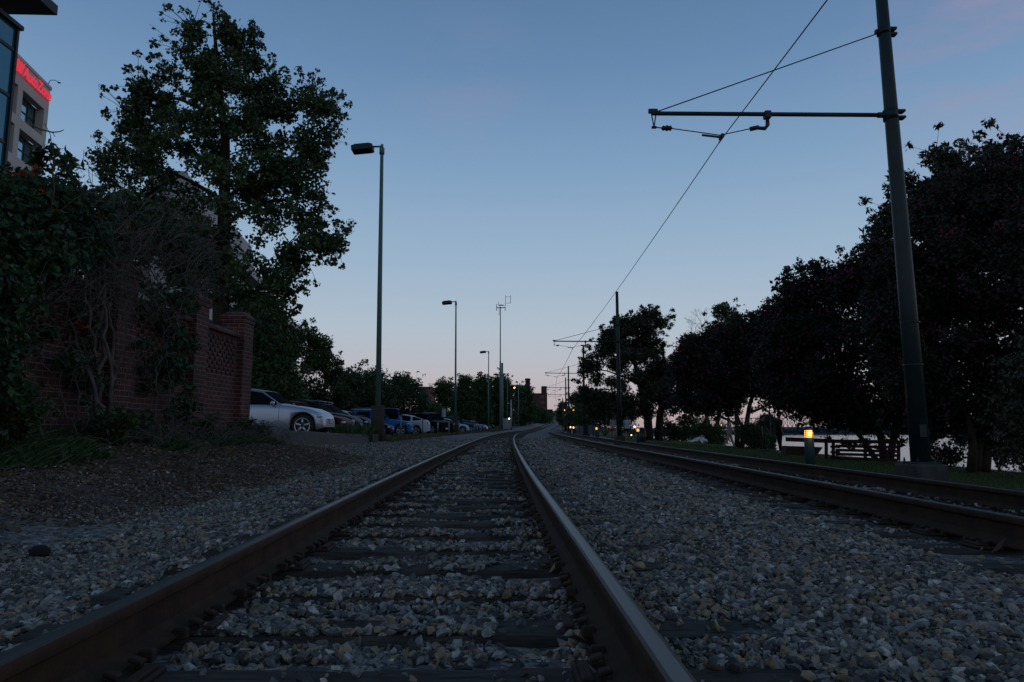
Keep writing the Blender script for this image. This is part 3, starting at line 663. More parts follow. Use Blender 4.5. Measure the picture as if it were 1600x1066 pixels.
lamp_post((763, 763.5), 103, 549, 'third car park lamp post with box head, left of the antenna mast', headscale=1.3, base_h=.6, r=.10)
lamp_post((792.5, 793), 135, 584, 'lamp post standing just right of the antenna mast', headscale=1.3, base_h=.5, r=.10)
lamp_post((810, 810), 160, 603, 'lamp post with its lamp lit amber, before the poplar trees', headscale=1.5, base_h=.5, r=.11, lit=True)
lamp_post((821, 821), 190, 616, 'farthest unlit lamp post, right of the amber lit lamp', headscale=1.4, base_h=.5, r=.11)
lamp_post((728, 728), 150, 628, 'faint thin lamp post behind the teal car', headscale=1.2, base_h=.3, r=.08)
lamp_post((789, 789), 175, 627, 'thin lamp post against dark trees behind the grey cabinet', headscale=1.2, base_h=.3, r=.09)
def plain_pole(px, D, top_py, r, label, m='lamp_pole', name='utility_pole'):
    b = P(px, 667, D); b.z = float(gz(b.x, D)); t = P(px, top_py, D); h = t.z-b.z
    root = empty(name, b, 0, label, 'pole'); MB().tube([(0, 0, -.1), (0, 0, h*.5), (0, 0, h)], [r*1.15, r, r*.9], 10).build('shaft', M[m], root); MB().lathe([(r*1.6, 0), (r*1.6, .35), (r*1.2, .42)], (0, 0, 0), 10).build('collar', M['darkconcrete'], root); MB().lathe([(r*1.0, h), (r*1.05, h+.03), (.01, h+.12)], (0, 0, 0), 10).build('cap', M['iron'], root)
    return root
M['greypole'] = mat('pale grey pole', (.32, .33, .35), .5, .3)
plain_pole(784.5, 120, 568, .20, 'thick grey pole standing against the antenna mast', 'lamp_pole')
plain_pole(817, 180, 605, .12, 'plain pole between the amber lit lamp and the farthest lamp')
plain_pole(798.5, 118, 625, .13, 'short white pole at the right end of the grey cabinet', 'greypole')
plain_pole(693, 80, 638, .22, 'short pale round post behind the black SUV', 'greypole', 'concrete_post')
def mast():
    D = 112; b = P(781.5, 667, D); b.z = float(gz(b.x, D)); t = P(781, 480, D); h = t.z-b.z
    root = empty('antenna_mast', b, 0, 'tall thin mast with cross arm and wire antennas, highest pole on the left side', 'mast')
    MB().tube([(0, 0, -.1), (0, 0, h*.55), (0, 0, h*.56), (0, 0, h+.1)], [.16, .13, .10, .07], 10).build('pole', M['lamp_pole'], root)
    mb = MB(); u = D/F
    def L(a, c, r=.05): mb.tube([((a[0]-781)*u, 0, h+(480-a[1])*u), ((c[0]-781)*u, 0, h+(480-c[1])*u)], r, 6)
    L((774.5, 481), (788.5, 481), .07); L((775, 475), (775, 486)); L((788.5, 475), (788.5, 486)); L((778, 477), (786, 477), .09); L((778, 471), (778, 478), .03); L((779, 481), (779, 493), .04)
    mb.build('cross_arm', M['iron'], root)
    mb = MB(); L((788.5, 476), (789.5, 461), .035); L((789, 463.5), (797, 463.5), .03); L((789.5, 473.5), (797.5, 473.5), .03); L((797, 461), (797, 474), .035); mb.build('dipole_antenna', M['iron'], root)
mast()
def cabinet():
    D = 117; a = P(786, 668, D); c = P(798, 668, D); z0 = float(gz(a.x, D)); zt = P(790, 654.5, D).z; w = c.x-a.x; h = zt-z0
    root = empty('equipment_cabinet', ((a.x+c.x)/2, D, z0), 0, 'tall pale grey slatted cabinet behind the antenna mast', 'cabinet')
    m = mat('galvanised sheet', (.25, .27, .30), .7, 0, .5, (2, .5, (.2, .2, .22)))
    MB().box((0, .6, h/2), (w, 1.2, h), 0, 0, None, .04).build('body', m, root)
    for i in range(3): MB().box((-w/3+w/3*i, -.02, h/2), (w/3-.05, .03, h-.12), 0, 0, None, .01).build('door', m, root)
    MB().box((0, .6, h+.05), (w+.15, 1.35, .08), 0, 0, None, .02).build('roof', m, root)
    l = empty('wall_lamp', P(795.6, 654.3, D-.3), 0, 'small bright white lamp on top of the grey cabinet', 'lamp')
    MB().sphere((0, 0, 0), .11, 10).build('bulb', mat('white lamp', (1, 1, 1), .5, 0, .5, None, None, (1, .75, .5), 7), l); MB().box((0, .12, -.1), (.12, .12, .22), 0, 0, None, .01).build('bracket', M['iron'], l)
cabinet()

def catenary(px_base, px_tip, arm_y, D, top_py, Dw, label, near=False, arm_px=None, stay_y=None):
    b = P(px_base, 667, D); b.z = float(gz(b.x, D)); top = P(px_base, top_py, D); top.z = top.z; s = 1
    root = empty('trolley_wire_pole', b, 0, label, 'pole', 'trolley wire poles beside the right track')
    h = top.z-b.z; za = P((px_base+px_tip)/2, arm_y, D).z-b.z; tipx = float(c2(D))-1.18-b.x
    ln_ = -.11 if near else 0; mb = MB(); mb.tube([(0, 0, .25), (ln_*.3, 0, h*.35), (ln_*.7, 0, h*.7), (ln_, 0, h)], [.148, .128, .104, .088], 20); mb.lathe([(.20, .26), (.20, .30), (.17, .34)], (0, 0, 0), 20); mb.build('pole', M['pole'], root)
    MB().box((.0, 0, .10), (.54, .54, .46), .08, 0, None, .03).build('concrete_base', M['pole_base'], root)
    bpz = MB(); bpz.box((0, 0, .345), (.40, .40, .03), .08, 0, None, .005)
    for q in range(4): a_ = math.pi/4+q*math.pi/2+.08; bpz.lathe([(.018, .36), (.018, .40), (.010, .40), (.010, .43)], (math.cos(a_)*.235, math.sin(a_)*.235, 0), 6)
    bpz.box((-.02, -.155, .85), (.11, .02, .20), 0, 0, None, .004); bpz.build('base_plate', M['pole'], root)
    if near:
        for q, rr in ((1.9, .147), (2.6, .143)): MB().lathe([(rr, q), (rr+.004, q+.004), (rr+.004, q+.022), (rr, q+.026)], (ln_*.1, 0, 0), 24).build('steel_band', M['iron'], root)
    ar = MB(); ar.tube([(-.14, 0, za), (tipx, 0, za+.03)], .036, 10); ar.tube([(-.15, 0, za), (-.30, 0, za)], .048, 10)
    for q in (0, .07): ar.box((.16+ln_*.8, 0, za-.05+q*1.6), (.16, .12, .05), 0, 0, None, .01)
    ar.lathe([(.122, za-.09), (.122, za+.09)], (ln_*.75, 0, 0), 16); ar.build('bracket_arm', M['pole'], root)
    zs = (za+1.05) if stay_y is None else P(px_base, stay_y, D).z-b.z
    st = MB(); st.tube([(-.12, 0, zs), (tipx+.12, 0, za+.07)], .010 if near else .014, 6, 1); st.lathe([(.112, zs-.05), (.112, zs+.05)], (ln_*.9, 0, 0), 16); st.box((-.19, 0, zs), (.12, .06, .08), 0, 0, None, .01)
    for q in (-.05, .05): st.box((.16+ln_, 0, zs+q), (.13, .10, .055), 0, 0, None, .01)
    st.box((tipx+.03, 0, za+.07), (.16, .05, .08), 0, 0, None, .01); st.build('stay', [M['pole'], M['wire']], root)
    # flexible span below the arm with insulators and the trolley wire ear
    hg = MB(); x0, x1 = tipx+.04, tipx+1.98; zl = za-.22; wx = float(c2(Dw))-b.x if False else float(c2(D))-b.x-.0
    for q in (-.035, .035): hg.tube([(x0+q, 0, za), (x0, 0, zl)], .010, 6)
    hg.box((x0, 0, zl), (.08, .05, .03)); hg.tube([(x0, 0, zl), (x0+.14, 0, zl-.01)], .010, 6)
    hg.lathe([(.01, 0), (.045, .03), (.035, .07), (.055, .10), (.035, .13), (.05, .16), (.01, .19)], (0, 0, 0), 10)
    nl = len(hg.v); k0 = nl-70
    for i in range(k0, nl): v = hg.v[i]; hg.v[i] = (x0+.12+v[2], v[1], zl-.015+v[0])
    hg.tube([(x0+.30, 0, zl-.02), (wx-.02, 0, zl-.14), (x1-.28, 0, zl-.02)], .009, 6)
    hg.tube([(x1-.30, 0, zl-.03), (x1-.16, 0, zl)], .04, 8); hg.tube([(x1-.20, 0, zl-.01), (x1-.05, 0, zl-.02), (x1, 0, zl+.04), (x1, 0, za)], [.03, .035, .035, .03], 8); hg.box((x1, 0, za), (.11, .11, .13), 0, 0, None, .01)
    hg.box((wx-.18, 0, zl-.155), (.30, .03, .028), 0, 0, Matrix.Rotation(.12, 3, 'Y')); hg.box((wx, 0, zl-.17), (.05, .16, .07), 0, 0, None, .01); hg.tube([(wx, -.13, zl-.215), (wx, .13, zl-.215)], .014, 6)
    hg.build('wire_hanger', M['iron'], root)
    return (float(c2(D)), D, b.z+zl-.215)
wire_pts = []
for i, a in enumerate([
    ((1435, 1018, 180, 11.1, -120), dict(near=True), 'nearest and tallest dark green trolley wire pole, standing on a concrete block'),
    ((968, 862, 534, 42, 456), {}, 'second trolley wire pole, before the magnolia tree'),
    ((913, 853, 583.5, 70, 540), {}, 'third trolley wire pole beside the teal railing'),
    ((889, 855, 606, 92, 572), {}, 'fourth trolley wire pole near the amber globe lamps'),
    ((884.5, 857.4, 617, 111, 590), {}, 'fifth trolley wire pole, small and close behind the fourth'),
    ((879.5, 859, 634, 150, 622), {}, 'sixth trolley wire pole, tiny and far round the bend'),
    ((876.5, 860, 642, 200, 632), {}, 'farthest trolley wire pole, barely visible by the levee')]):
    (pb, pt, ay, D, ty), kw, lab = a
    wire_pts.append(catenary(pb, pt, ay, D, ty, D, lab, stay_y=(50 if i == 0 else None), **kw))
def trolley_wire():
    pts = []; w = [(3.6, -18, wire_pts[0][2])]+wire_pts
    for a, b in zip(w[:-1], w[1:]):
        n = 14
        for i in range(n):
            t = i/n; L = b[1]-a[1]; pts.append((a[0]+(b[0]-a[0])*t, a[1]+L*t, a[2]+(b[2]-a[2])*t-.0006*L*L*t*(1-t)))
    pts.append(w[-1]); mb = MB(); mb.tube(pts, [.0085 if p[1] < 30 else .012 for p in pts], 6); o = mb.build('trolley_wire', M['wire']); tag(o, 'single dark trolley wire climbing over the right track through every bracket arm', 'wire')
trolley_wire()

# ------------------------------------------------------------------ cars
def car(name, label, L=4.4, Wd=1.78, Ht=1.45, style='sedan', col=None, pm=None, wheel_r=.32, seat=None, rim='rim', loc=(0, 0, 0), rz=0, detail=True, group='cars parked in the lot', roofrail=False, cat='car'):
    root = empty(name, loc, rz, label, cat, group)
    h = Ht; S = {  # belt/hood line (t along length rear->front, z fraction of height) and roof line
        'sedan': ([(0, .50), (.02, .62), (.06, .68), (.16, .70), (.3, .665), (.70, .645), (.80, .615), (.90, .565), (.96, .49), (.985, .41), (1, .32)], [(.12, .70), (.24, .93), (.34, .99), (.48, 1.0), (.58, .95), (.72, .635)]),
        'fast': ([(0, .50), (.015, .62), (.04, .70), (.10, .72), (.3, .67), (.70, .63), (.80, .60), (.92, .53), (.97, .46), (1, .36)], [(.05, .71), (.22, .90), (.38, .985), (.50, 1.0), (.60, .945), (.74, .63)]),
        'hatch': ([(0, .42), (.01, .60), (.04, .66), (.3, .645), (.70, .62), (.80, .60), (.92, .54), (.97, .47), (1, .36)], [(.02, .65), (.08, .90), (.16, .97), (.42, 1.0), (.56, .95), (.73, .62)]),
        'suv': ([(0, .42), (.01, .58), (.04, .64), (.3, .63), (.70, .62), (.78, .61), (.93, .56), (.98, .50), (1, .38)], [(.015, .63), (.05, .90), (.10, .97), (.45, 1.0), (.57, .96), (.71, .62)]),
        'pickup': ([(0, .45), (.005, .58), (.02, .60), (.36, .60), (.7, .60), (.78, .60), (.94, .56), (.985, .50), (1, .38)], [(.37, .60), (.395, .92), (.43, .98), (.56, 1.0), (.63, .96), (.74, .60)]),
        'van': ([(0, .40), (.005, .52), (.02, .55), (.7, .55), (.80, .54), (.93, .50), (.98, .44), (1, .34)], [(.006, .55), (.03, .93), (.07, .98), (.6, 1.0), (.68, .97), (.84, .54)])}[style]
    bx = [p[0] for p in S[0]]; bz = [p[1]*h for p in S[0]]; rx = [p[0] for p in S[1]]; rzv = [p[1]*h for p in S[1]]
    wf, wr = .862, .195; ar = wheel_r*1.16
    ts = sorted(set([round(t, 4) for t in list(np.linspace(0, 1, 61))+rx+[wf-ar/L, wf+ar/L, wr-ar/L, wr+ar/L]]))
    rows = []; nr = 12
    for t in ts:
        x = (t-.5)*L; belt = float(np.interp(t, bx, bz)); roof = float(np.interp(t, rx, rzv, left=-1, right=-1)); e = min(t, 1-t)
        w = Wd/2*(1-.34*math.exp(-e/.032)-.07*math.exp(-e/.10)); zb = .19 if .06 < t < .94 else .19+.1*(1-min(e/.06, 1))
        for wc in (wf, wr):
            d = abs(t-wc)*L
            if d < ar: zb = max(zb, wheel_r+math.sqrt(max(0, ar*ar-d*d)))
        hasroof = roof > belt+.02; top = max(roof, belt)
        zmid = max(zb+.02, .45*belt+.1); P_ = [(w*.93, zb), (w*.985, max(zb+.03, min(zmid*.55, zb+.15))), (w*1.0, max(zmid, zb+.04)), (w*.995, max(belt*.86, zb+.055)), (w*.965, max(belt-.03, zb+.07)), (w*.93, max(belt, zb+.08))]
        if hasroof:
            k = (roof-belt)/h; wt = w*(1-.42*k)*.93; z5 = belt
            P_ += [(w*.92-(w*.92-wt)*.45, z5+(top-z5)*.45), (wt, top-.075*min(1, k*4)), (wt*.93, top-.025*min(1, k*4)), (wt*.72, top-.006), (wt*.4, top+.004), (0, top+.008)]
        else:
            c = .022
            P_ += [(w*.88, belt+c*.3), (w*.80, belt+c*.6), (w*.70, belt+c), (w*.5, belt+c*1.3), (w*.25, belt+c*1.5), (0, belt+c*1.6)]
        rows.append((t, x, P_, hasroof, roof, belt))
    body = MB(); glass = MB(); sill = MB()
    def rowpts(i, s): t, x, Pp, *_ = rows[i]; return [(x, s*y, z) for y, z in Pp]
    pil = {'sedan': [.30, .47], 'fast': [.27, .47], 'hatch': [.19, .44], 'suv': [.20, .43], 'pickup': [.40, .53], 'van': [.30, .60]}[style]
    wsf = rx[-3] if True else 0
    t_wf0, t_wf1 = rx[-2]+.004, rx[-1]-.012; t_r0, t_r1 = rx[0]+.012, rx[1]-.006
    allv = {}
    for s in (1, -1):
        base = len(body.v)
        for i in range(len(rows)): body.v += rowpts(i, s)
        for i in range(len(rows)-1):
            tm = (rows[i][0]+rows[i+1][0])/2; hr = rows[i][3] and rows[i+1][3]
            gap = (np.interp(tm, rx, rzv, left=0, right=0)-np.interp(tm, bx, bz))
            for k in range(len(rows[0][2])-1):
                q = (base+i*nr+k, base+(i+1)*nr+k, base+(i+1)*nr+k+1, base+i*nr+k+1)
                if s < 0: q = q[::-1]
                isg = False
                if hr and k in (5, 6) and gap > .11 and all(abs(tm-p) > .012 for p in pil) and rx[0]+.03 < tm < rx[-1]-.035: isg = True
                if hr and k >= 8 and (t_wf0 < tm < t_wf1 or t_r0 < tm < t_r1): isg = True
                if isg:
                    vs = []
                    for idx in q: vs.append(body.v[idx])
                    cx, cz = (rows[i][1]+rows[i+1][1])/2, .8
                    inset = .012
                    glass.add([(a-0, b-inset*np.sign(b) if k < 8 else b, c if k < 8 else c-inset) for a, b, c in vs], [(0, 1, 2, 3)], 0, True)
                else: body.f.append(q); body.m.append(0); body.sm.append(True)
    nb = len(rows)*nr
    for i0, rev in ((0, False), (len(rows)-1, True)):
        a = [i0*nr+k for k in range(nr)]; c = [nb+i0*nr+k for k in range(nr-1, -1, -1)]; q = tuple(a+c); q = q if not rev else q[::-1]
        body.f.append(q); body.m.append(0); body.sm.append(False)
    bo = body.build('body', pm, root)
    glass.build('window', M['glass'], root)
    ub = MB(); ub.box((0, 0, .42), (L*.93, Wd*.80, .42), 0, 0, None, .05); ub.build('underbody', M['under'], root)
    if style == 'pickup': MB().box((-.5*L+L*.185, 0, h*.60+.01), (L*.33, Wd*.76, .02)).build('cargo_bed', M['under'], root)
    for wc in (wf, wr):
        for s in (1, -1):
            c = ((wc-.5)*L, s*(Wd/2-.115), wheel_r); w_ = empty('wheel', c, 0); w_.parent = root
            r = wheel_r; MB().lathe([(r*.66, -.09), (r*.93, -.10), (r, -.07), (r, .07), (r*.93, .10), (r*.66, .09)], (0, 0, 0), 26, 0, 'Y').build('tyre', M['rubber'], w_)
            rm = MB(); rm.lathe([(r*.72, s*.092), (r*.66, s*.094), (r*.62, s*.075), (r*.60, s*.03)], (0, 0, 0), 24, 0, 'Y'); rm.f = rm.f[:-2]; rm.m = rm.m[:-2]; rm.sm = rm.sm[:-2]
            rm.lathe([(r*.14, s*.075), (r*.13, s*.085), (.001, s*.087)], (0, 0, 0), 12, 0, 'Y')
            for k in range(5):
                for dd in (-.11, .11):
                    a = 2*math.pi*k/5+dd+.3; rm.tube([(math.cos(a)*r*.12, s*.07, math.sin(a)*r*.12), (math.cos(a-dd*.35)*r*.64, s*.068, math.sin(a-dd*.35)*r*.64)], [.034*r/.32, .028*r/.32], 5)
            rm.build('rim', M[rim], w_)
            MB().lathe([(r*.6, s*.028), (.001, s*.03)], (0, 0, 0), 20, 0, 'Y').build('brake_disc', M['under'], w_)
    def yw(t): e = min(t, 1-t); return Wd/2*(1-.34*math.exp(-e/.032)-.07*math.exp(-e/.10))
    zf = float(np.interp(.965, bx, bz)); zr = float(np.interp(.03, bx, bz))
    for s in (1, -1):
        MB().sphere((L*.458, s*(yw(.955)-.10), zf-.055*h), 1, 12, 0, (.115, .13, .058)).build('headlight', M['headlight'], root)
        MB().sphere((-L*.475, s*(yw(.025)-.07), zr-.10*h), 1, 12, 0, (.09, .09, .085)).build('taillight', M['taillight'], root)
        if detail:
            xm = (rx[-1]-.5-.055)*L; zm = float(np.interp(rx[-1]-.05, bx, bz))+.05
            MB().sphere((xm, s*(Wd/2+.06), zm), 1, 10, 0, (.07, .11, .07)).build('mirror', pm, root)
            hd = MB()
            for p in ([.475, .30] if style != 'pickup' else [.5]):
                hd.box(((p-.5)*L-.06*L*.0+.02*L, s*(Wd/2*.99+.004), float(np.interp(p, bx, bz))-.085*h), (.17, .03, .03), 0, 0, None, .008)
            hd.build('door_handle', pm, root)
            ln = MB()
            for p in (.705, .465, .26):
                z1 = float(np.interp(p, bx, bz))-.035; ln.tube([((p-.5)*L, s*(Wd/2*.965), .24), ((p-.5)*L-.01, s*(Wd/2+.002-.0), z1*.62), ((p-.5)*L, s*(Wd/2*.985), z1)], .005, 4)
            ln.build('door_seam', M['under'], root)
    gr = MB(); gr.box((L*.493, 0, zf-.15*h), (.05, Wd*.42, .09*h), 0, 0, None, .01); gr.box((L*.492, 0, .36), (.05, Wd*.56, .13), 0, 0, None, .01); gr.build('grille', M['under'], root)
    for s in (1, -1): MB().box((s*L*.503, 0, .47 if s > 0 else .62), (.02, .32, .13), 0, 0, None, .003).build('number_plate', M['plate'], root)
    if roofrail:
        rr = MB()
        for s in (1, -1): rr.tube([((.10-.5)*L, s*Wd*.33, h+.02), ((.15-.5)*L, s*Wd*.335, h+.06), ((.5-.5)*L, s*Wd*.335, h+.065), ((.56-.5)*L, s*Wd*.33, h+.01)], .018, 6)
        rr.build('roof_rail', M['chrome'], root)
    return root
silver = mat('silver paint', (.42, .46, .53), .38, .7, .4); maroon = paint('maroon paint', (.10, .012, .018)); dark = paint('charcoal paint', (.02, .025, .032)); navy = paint('navy paint', (.012, .02, .04))
blue = paint('bright blue paint', (.02, .12, .34)); black = paint('black paint', (.009, .009, .011)); white = paint('white paint', (.50, .53, .58), .05); teal = paint('teal paint', (.03, .10, .15)); midblue = paint('steel blue paint', (.06, .11, .17)); tan = paint('tan paint', (.14, .11, .09))
def put(px, D, nose, **k):
    "nose: +1 front towards the track, -1 rear towards the track; px is where that end shows, near side at Y = D"
    X = P(px, 667, D).x; L = k.get('L', 4.4); dr = k.pop('dr', 0); Wd = k.get('Wd', 1.78); y = D+Wd/2; x = X-L/2; z = k.pop('z', None)
    z = float(gz(min(x, -5.9), y)) if z is None else z
    k['loc'] = (x, y, z+.0); k['rz'] = (0 if nose > 0 else math.pi)+dr
    return car('parked_car' if k.get('cat', 'car') == 'car' else k['cat'], **k)
put(504, 20.6, 1, label='silver sedan parked beside the end of the brick wall, nearest car', L=4.5, Ht=1.47, style='sedan', pm=silver, wheel_r=.33, z=.22)
put(541, 24.2, 1, label='maroon hatchback with its nose just past the silver sedan', L=4.2, Ht=1.40, style='hatch', pm=maroon, z=.08)
put(556, 27.6, 1, label='charcoal sedan with sloping windscreen, behind the maroon car', L=4.6, Ht=1.50, style='fast', pm=dark, z=.14)
put(576, 31.2, 1, label='dark navy estate car with bright roof rails, left of the nearest lamp base', L=4.6, Ht=1.56, style='hatch', pm=navy, z=.07, roofrail=True)
put(592, 36.5, 1, label='small white sedan mostly hidden behind the nearest lamp base', L=4.2, Ht=1.42, style='sedan', pm=white, z=-.02)
put(610, 41.0, 1, label='black compact car with its nose just right of the nearest lamp base', L=4.0, Ht=1.30, style='hatch', pm=black)
put(641, 45.4, 1, label='bright blue SUV with roof rails, left of the white fastback', L=4.6, Wd=1.85, Ht=1.70, style='suv', pm=blue, wheel_r=.36, roofrail=True)
put(669, 51.0, -1, label='white fastback sedan backed in with its red tail lamp by the rails', L=4.7, Ht=1.55, style='fast', pm=white, wheel_r=.33)
put(716, 56.5, 1, label='large black SUV turned towards the camera, before the second lamp post', L=4.9, Wd=1.95, Ht=1.80, style='suv', pm=black, wheel_r=.37, dr=-.85)
put(732, 68.0, 1, label='white hatchback whose nose shows right of the second lamp post', L=4.2, Ht=1.45, style='hatch', pm=white)
put(745.5, 74.5, 1, label='teal SUV with sloping bonnet right of the white hatchback', L=4.7, Ht=1.72, style='suv', pm=teal, wheel_r=.35)
put(752, 81.0, 1, label='steel blue sedan right of the teal SUV', L=4.5, Ht=1.46, style='sedan', pm=midblue)
put(757.5, 88.0, 1, label='tan sedan, third car beyond the teal SUV\'s nose', L=4.5, Ht=1.45, style='sedan', pm=tan)
put(762, 95.0, 1, label='silver sedan with bright bonnet near the third lamp post', L=4.4, Ht=1.45, style='sedan', pm=silver)
put(766, 103.0, 1, label='small black hatchback at the foot of the third lamp post', L=4.2, Ht=1.45, style='hatch', pm=black)
put(772, 111.0, 1, label='dark grey wagon, last of the parked row before the mast', L=4.5, Ht=1.5, style='suv', pm=dark)
def back_row():
    c = car('parked_van', 'blue high-roofed van in the rear row behind the navy estate car', L=5.0, Wd=1.95, Ht=1.95, style='van', pm=paint('deep blue paint', (.012, .06, .16)), wheel_r=.35, loc=(P(568, 667, 48).x, 49, float(gz(-9, 49))), rz=math.pi, cat='van', rim='rimdark')
back_row()

# parking posts
def posts():
    m = mat('galvanised post', (.2, .21, .22), .5, .4)
    for px, D, zt, lab in ((626, 43.6, 650, 'thin metal post in front of the blue SUV'), (660.5, 49.3, 656, 'thin dark post at the white fastback\'s tail'), (684, 52, 658, 'left thin post in front of the black SUV'), (701.5, 53.5, 657, 'right thin post in front of the black SUV'), (717, 60, 657, 'thin post right of the second lamp base'), (741, 73, 661, 'far thin post before the teal SUV')):
        b = P(px, 667, D); b.z = float(gz(b.x, D)); h = P(px, zt, D).z-b.z; r = empty('parking_post', b, 0, lab, 'post', 'metal posts along the car park edge')
        MB().tube([(0, 0, -.05), (0, 0, h)], .05, 8).build('shaft', m, r); MB().lathe([(.058, h-.03), (.058, h), (.01, h+.02)], (0, 0, 0), 8).build('cap', M['iron'], r)
posts()

# ------------------------------------------------------------------ trees
tree('broadleaf_tree', 'tall broad-crowned tree rising behind the brick wall, tallest tree on the left', 'tree',
     [(333, 14), (345, 30), (372, 40), (396, 42), (408, 66), (408, 95), (440, 118), (436, 158), (462, 150), (470, 128), (500, 130), (536, 150), (528, 215), (505, 245), (500, 300), (522, 340), (542, 372), (528, 405), (490, 395), (478, 440), (452, 455), (440, 500), (420, 520), (385, 500), (370, 470), (330, 462), (300, 430), (270, 395), (232, 360), (185, 315), (150, 270), (158, 240), (190, 220), (178, 190), (195, 140), (235, 128), (262, 140), (282, 165), (300, 150), (262, 122), (238, 102), (270, 90), (262, 66), (284, 54), (284, 32), (306, 42), (322, 30)],
     22, (345, 640), 370, .40, 3.0, 200, .10, 'leaf_big', 21, trunk_r=.26, aspect=.85, nl=90, basez=.2, topk=.95, minr=.014, droop=.15, fringe_n=420,
     trunks=[([P(345, 650, 22), P(345, 480, 22), P(350, 350, 22), P(352, 220, 22), P(340, 110, 22), P(333, 20, 22)], [.33, .26, .21, .15, .09, .03])], edge_bias=.25)
tree('understory_tree', 'dark bushy tree between the end pier and the car park, below the tall tree', 'tree',
     [(385, 470), (410, 440), (440, 470), (452, 505), (450, 545), (462, 590), (470, 640), (440, 660), (390, 660), (380, 560)], 30, (425, 662), 100, .75, 2.2, 420, .15, 'leaf_big', 22, nl=20, basez=.1)
tree('background_tree', 'open-topped tree with pale leaf sprays behind the silver sedan', 'tree',
     [(440, 520), (462, 508), (482, 505), (492, 520), (512, 528), (518, 555), (535, 572), (548, 600), (552, 640), (470, 650), (440, 640)], 46, (492, 655), 120, .62, 2.6, 260, .15, 'leaf_far', 23, nl=30, basez=0)
tree('background_tree', 'low broad dark tree left of the nearest lamp post', 'tree',
     [(528, 585), (545, 575), (562, 580), (582, 572), (603, 590), (612, 640), (600, 652), (530, 652)], 62, (560, 656), 70, 1.0, 3, 380, .2, 'leaf_far', 24, nl=20, basez=0)
tree('background_tree', 'rounded dark tree behind the bright blue SUV', 'tree',
     [(592, 612), (604, 598), (622, 582), (636, 588), (655, 590), (666, 606), (670, 640), (664, 660), (590, 660)], 72, (630, 662), 60, 1.1, 3.4, 260, .22, 'leaf_far', 25, nl=20, basez=0)
tree('background_tree', 'small round-headed tree left of the second lamp post', 'tree',
     [(680, 606), (690, 594), (700, 595), (708, 604), (708, 626), (700, 640), (683, 638), (678, 620)], 96, (694, 664), 34, .9, 1.8, 200, .24, 'leaf_far', 26, nl=16, basez=0)
tree('background_bush', 'olive low bush below the small round-headed tree', 'bush',
     [(668, 640), (678, 626), (692, 640), (706, 638), (716, 660), (664, 662)], 92, (690, 666), 26, .9, 2, 240, .24, 'leaf_weed', 27, nl=8, basez=0)
for i, (pp, bx_, D, lab) in enumerate([
    ([(706, 620), (716, 596), (728, 585), (738, 590), (742, 612), (746, 662), (706, 664)], 725, 128, 'first dark poplar of the row, right of the second lamp post'),
    ([(738, 600), (748, 588), (756, 586), (764, 600), (768, 664), (738, 664)], 752, 132, 'narrow second poplar of the row, left of the third lamp post'),
    ([(764, 600), (772, 590), (781, 584), (792, 588), (800, 598), (804, 664), (764, 664)], 782, 138, 'third poplar of the row, behind the antenna mast'),
    ([(800, 606), (808, 598), (818, 600), (828, 606), (834, 624), (836, 664), (800, 664)], 817, 170, 'last dark poplar of the row, behind the amber lit lamp')]):
    tree('poplar_tree', lab, 'tree', pp, D, (bx_, 668), 90, 1.25, 3.2, 240, .34, 'leaf_far', 40+i, group='row of poplars beyond the car park', nl=18, basez=.3)
tree('background_tree', 'dull green scrub tree below the far brick building', 'tree', [(828, 640), (836, 628), (846, 636), (856, 640), (862, 662), (828, 664)], 230, (845, 666), 40, 1.6, 3, 200, .5, 'leaf_weed', 46, nl=8, basez=1.6)
tree('background_tree', 'scrubby tree right of the far levee slope, at the track\'s vanishing point', 'tree', [(871, 640), (877, 628), (886, 622), (890, 664), (871, 662)], 180, (881, 668), 40, 1.0, 2.4, 200, .36, 'leaf_far', 47, nl=8, basez=.6)
# right side
tree('small_tree', 'low dark tree behind the fourth trolley wire pole', 'tree', [(888, 628), (900, 606), (912, 598), (922, 602), (930, 640), (925, 668), (890, 668)], 96, (905, 672), 60, 1.0, 2.6, 240, .26, 'leaf_far', 50, nl=12, basez=-.6)
tree('magnolia_tree', 'large dark magnolia with tufted crown behind the second trolley wire pole', 'tree',
     [(912, 560), (922, 548), (918, 538), (932, 530), (938, 515), (950, 512), (952, 500), (975, 494), (985, 482), (1008, 484), (1025, 478), (1040, 486), (1052, 494), (1046, 505), (1030, 520), (1034, 545), (1050, 560), (1065, 600), (1065, 645), (1000, 652), (950, 660), (915, 656), (905, 600)],
     60, (1016, 690), 210, .72, 4, 330, .22, 'leaf_mag', 51, trunk_r=.4, nl=40, basez=-.7, aspect=.45, trunks=[([P(1014, 690, 60), P(1012, 650, 60), P(1000, 600, 60), P(985, 540, 60)], [.42, .36, .26, .10]), ([P(1029, 690, 61), P(1031, 650, 61), P(1040, 600, 61), P(1035, 540, 61)], [.38, .32, .22, .1])])
tree('half_bare_tree', 'half-bare tree with dead twigs above a green tuft, between magnolia and crape myrtles', 'tree',
     [(1110, 500), (1118, 480), (1132, 472), (1150, 478), (1165, 492), (1172, 520), (1170, 600), (1150, 650), (1060, 655), (1055, 560), (1070, 545), (1072, 525), (1090, 515)], 64, (1110, 690), 105, .80, 2.5, 330, .22, 'leaf_far', 52, nl=26, basez=-.8)
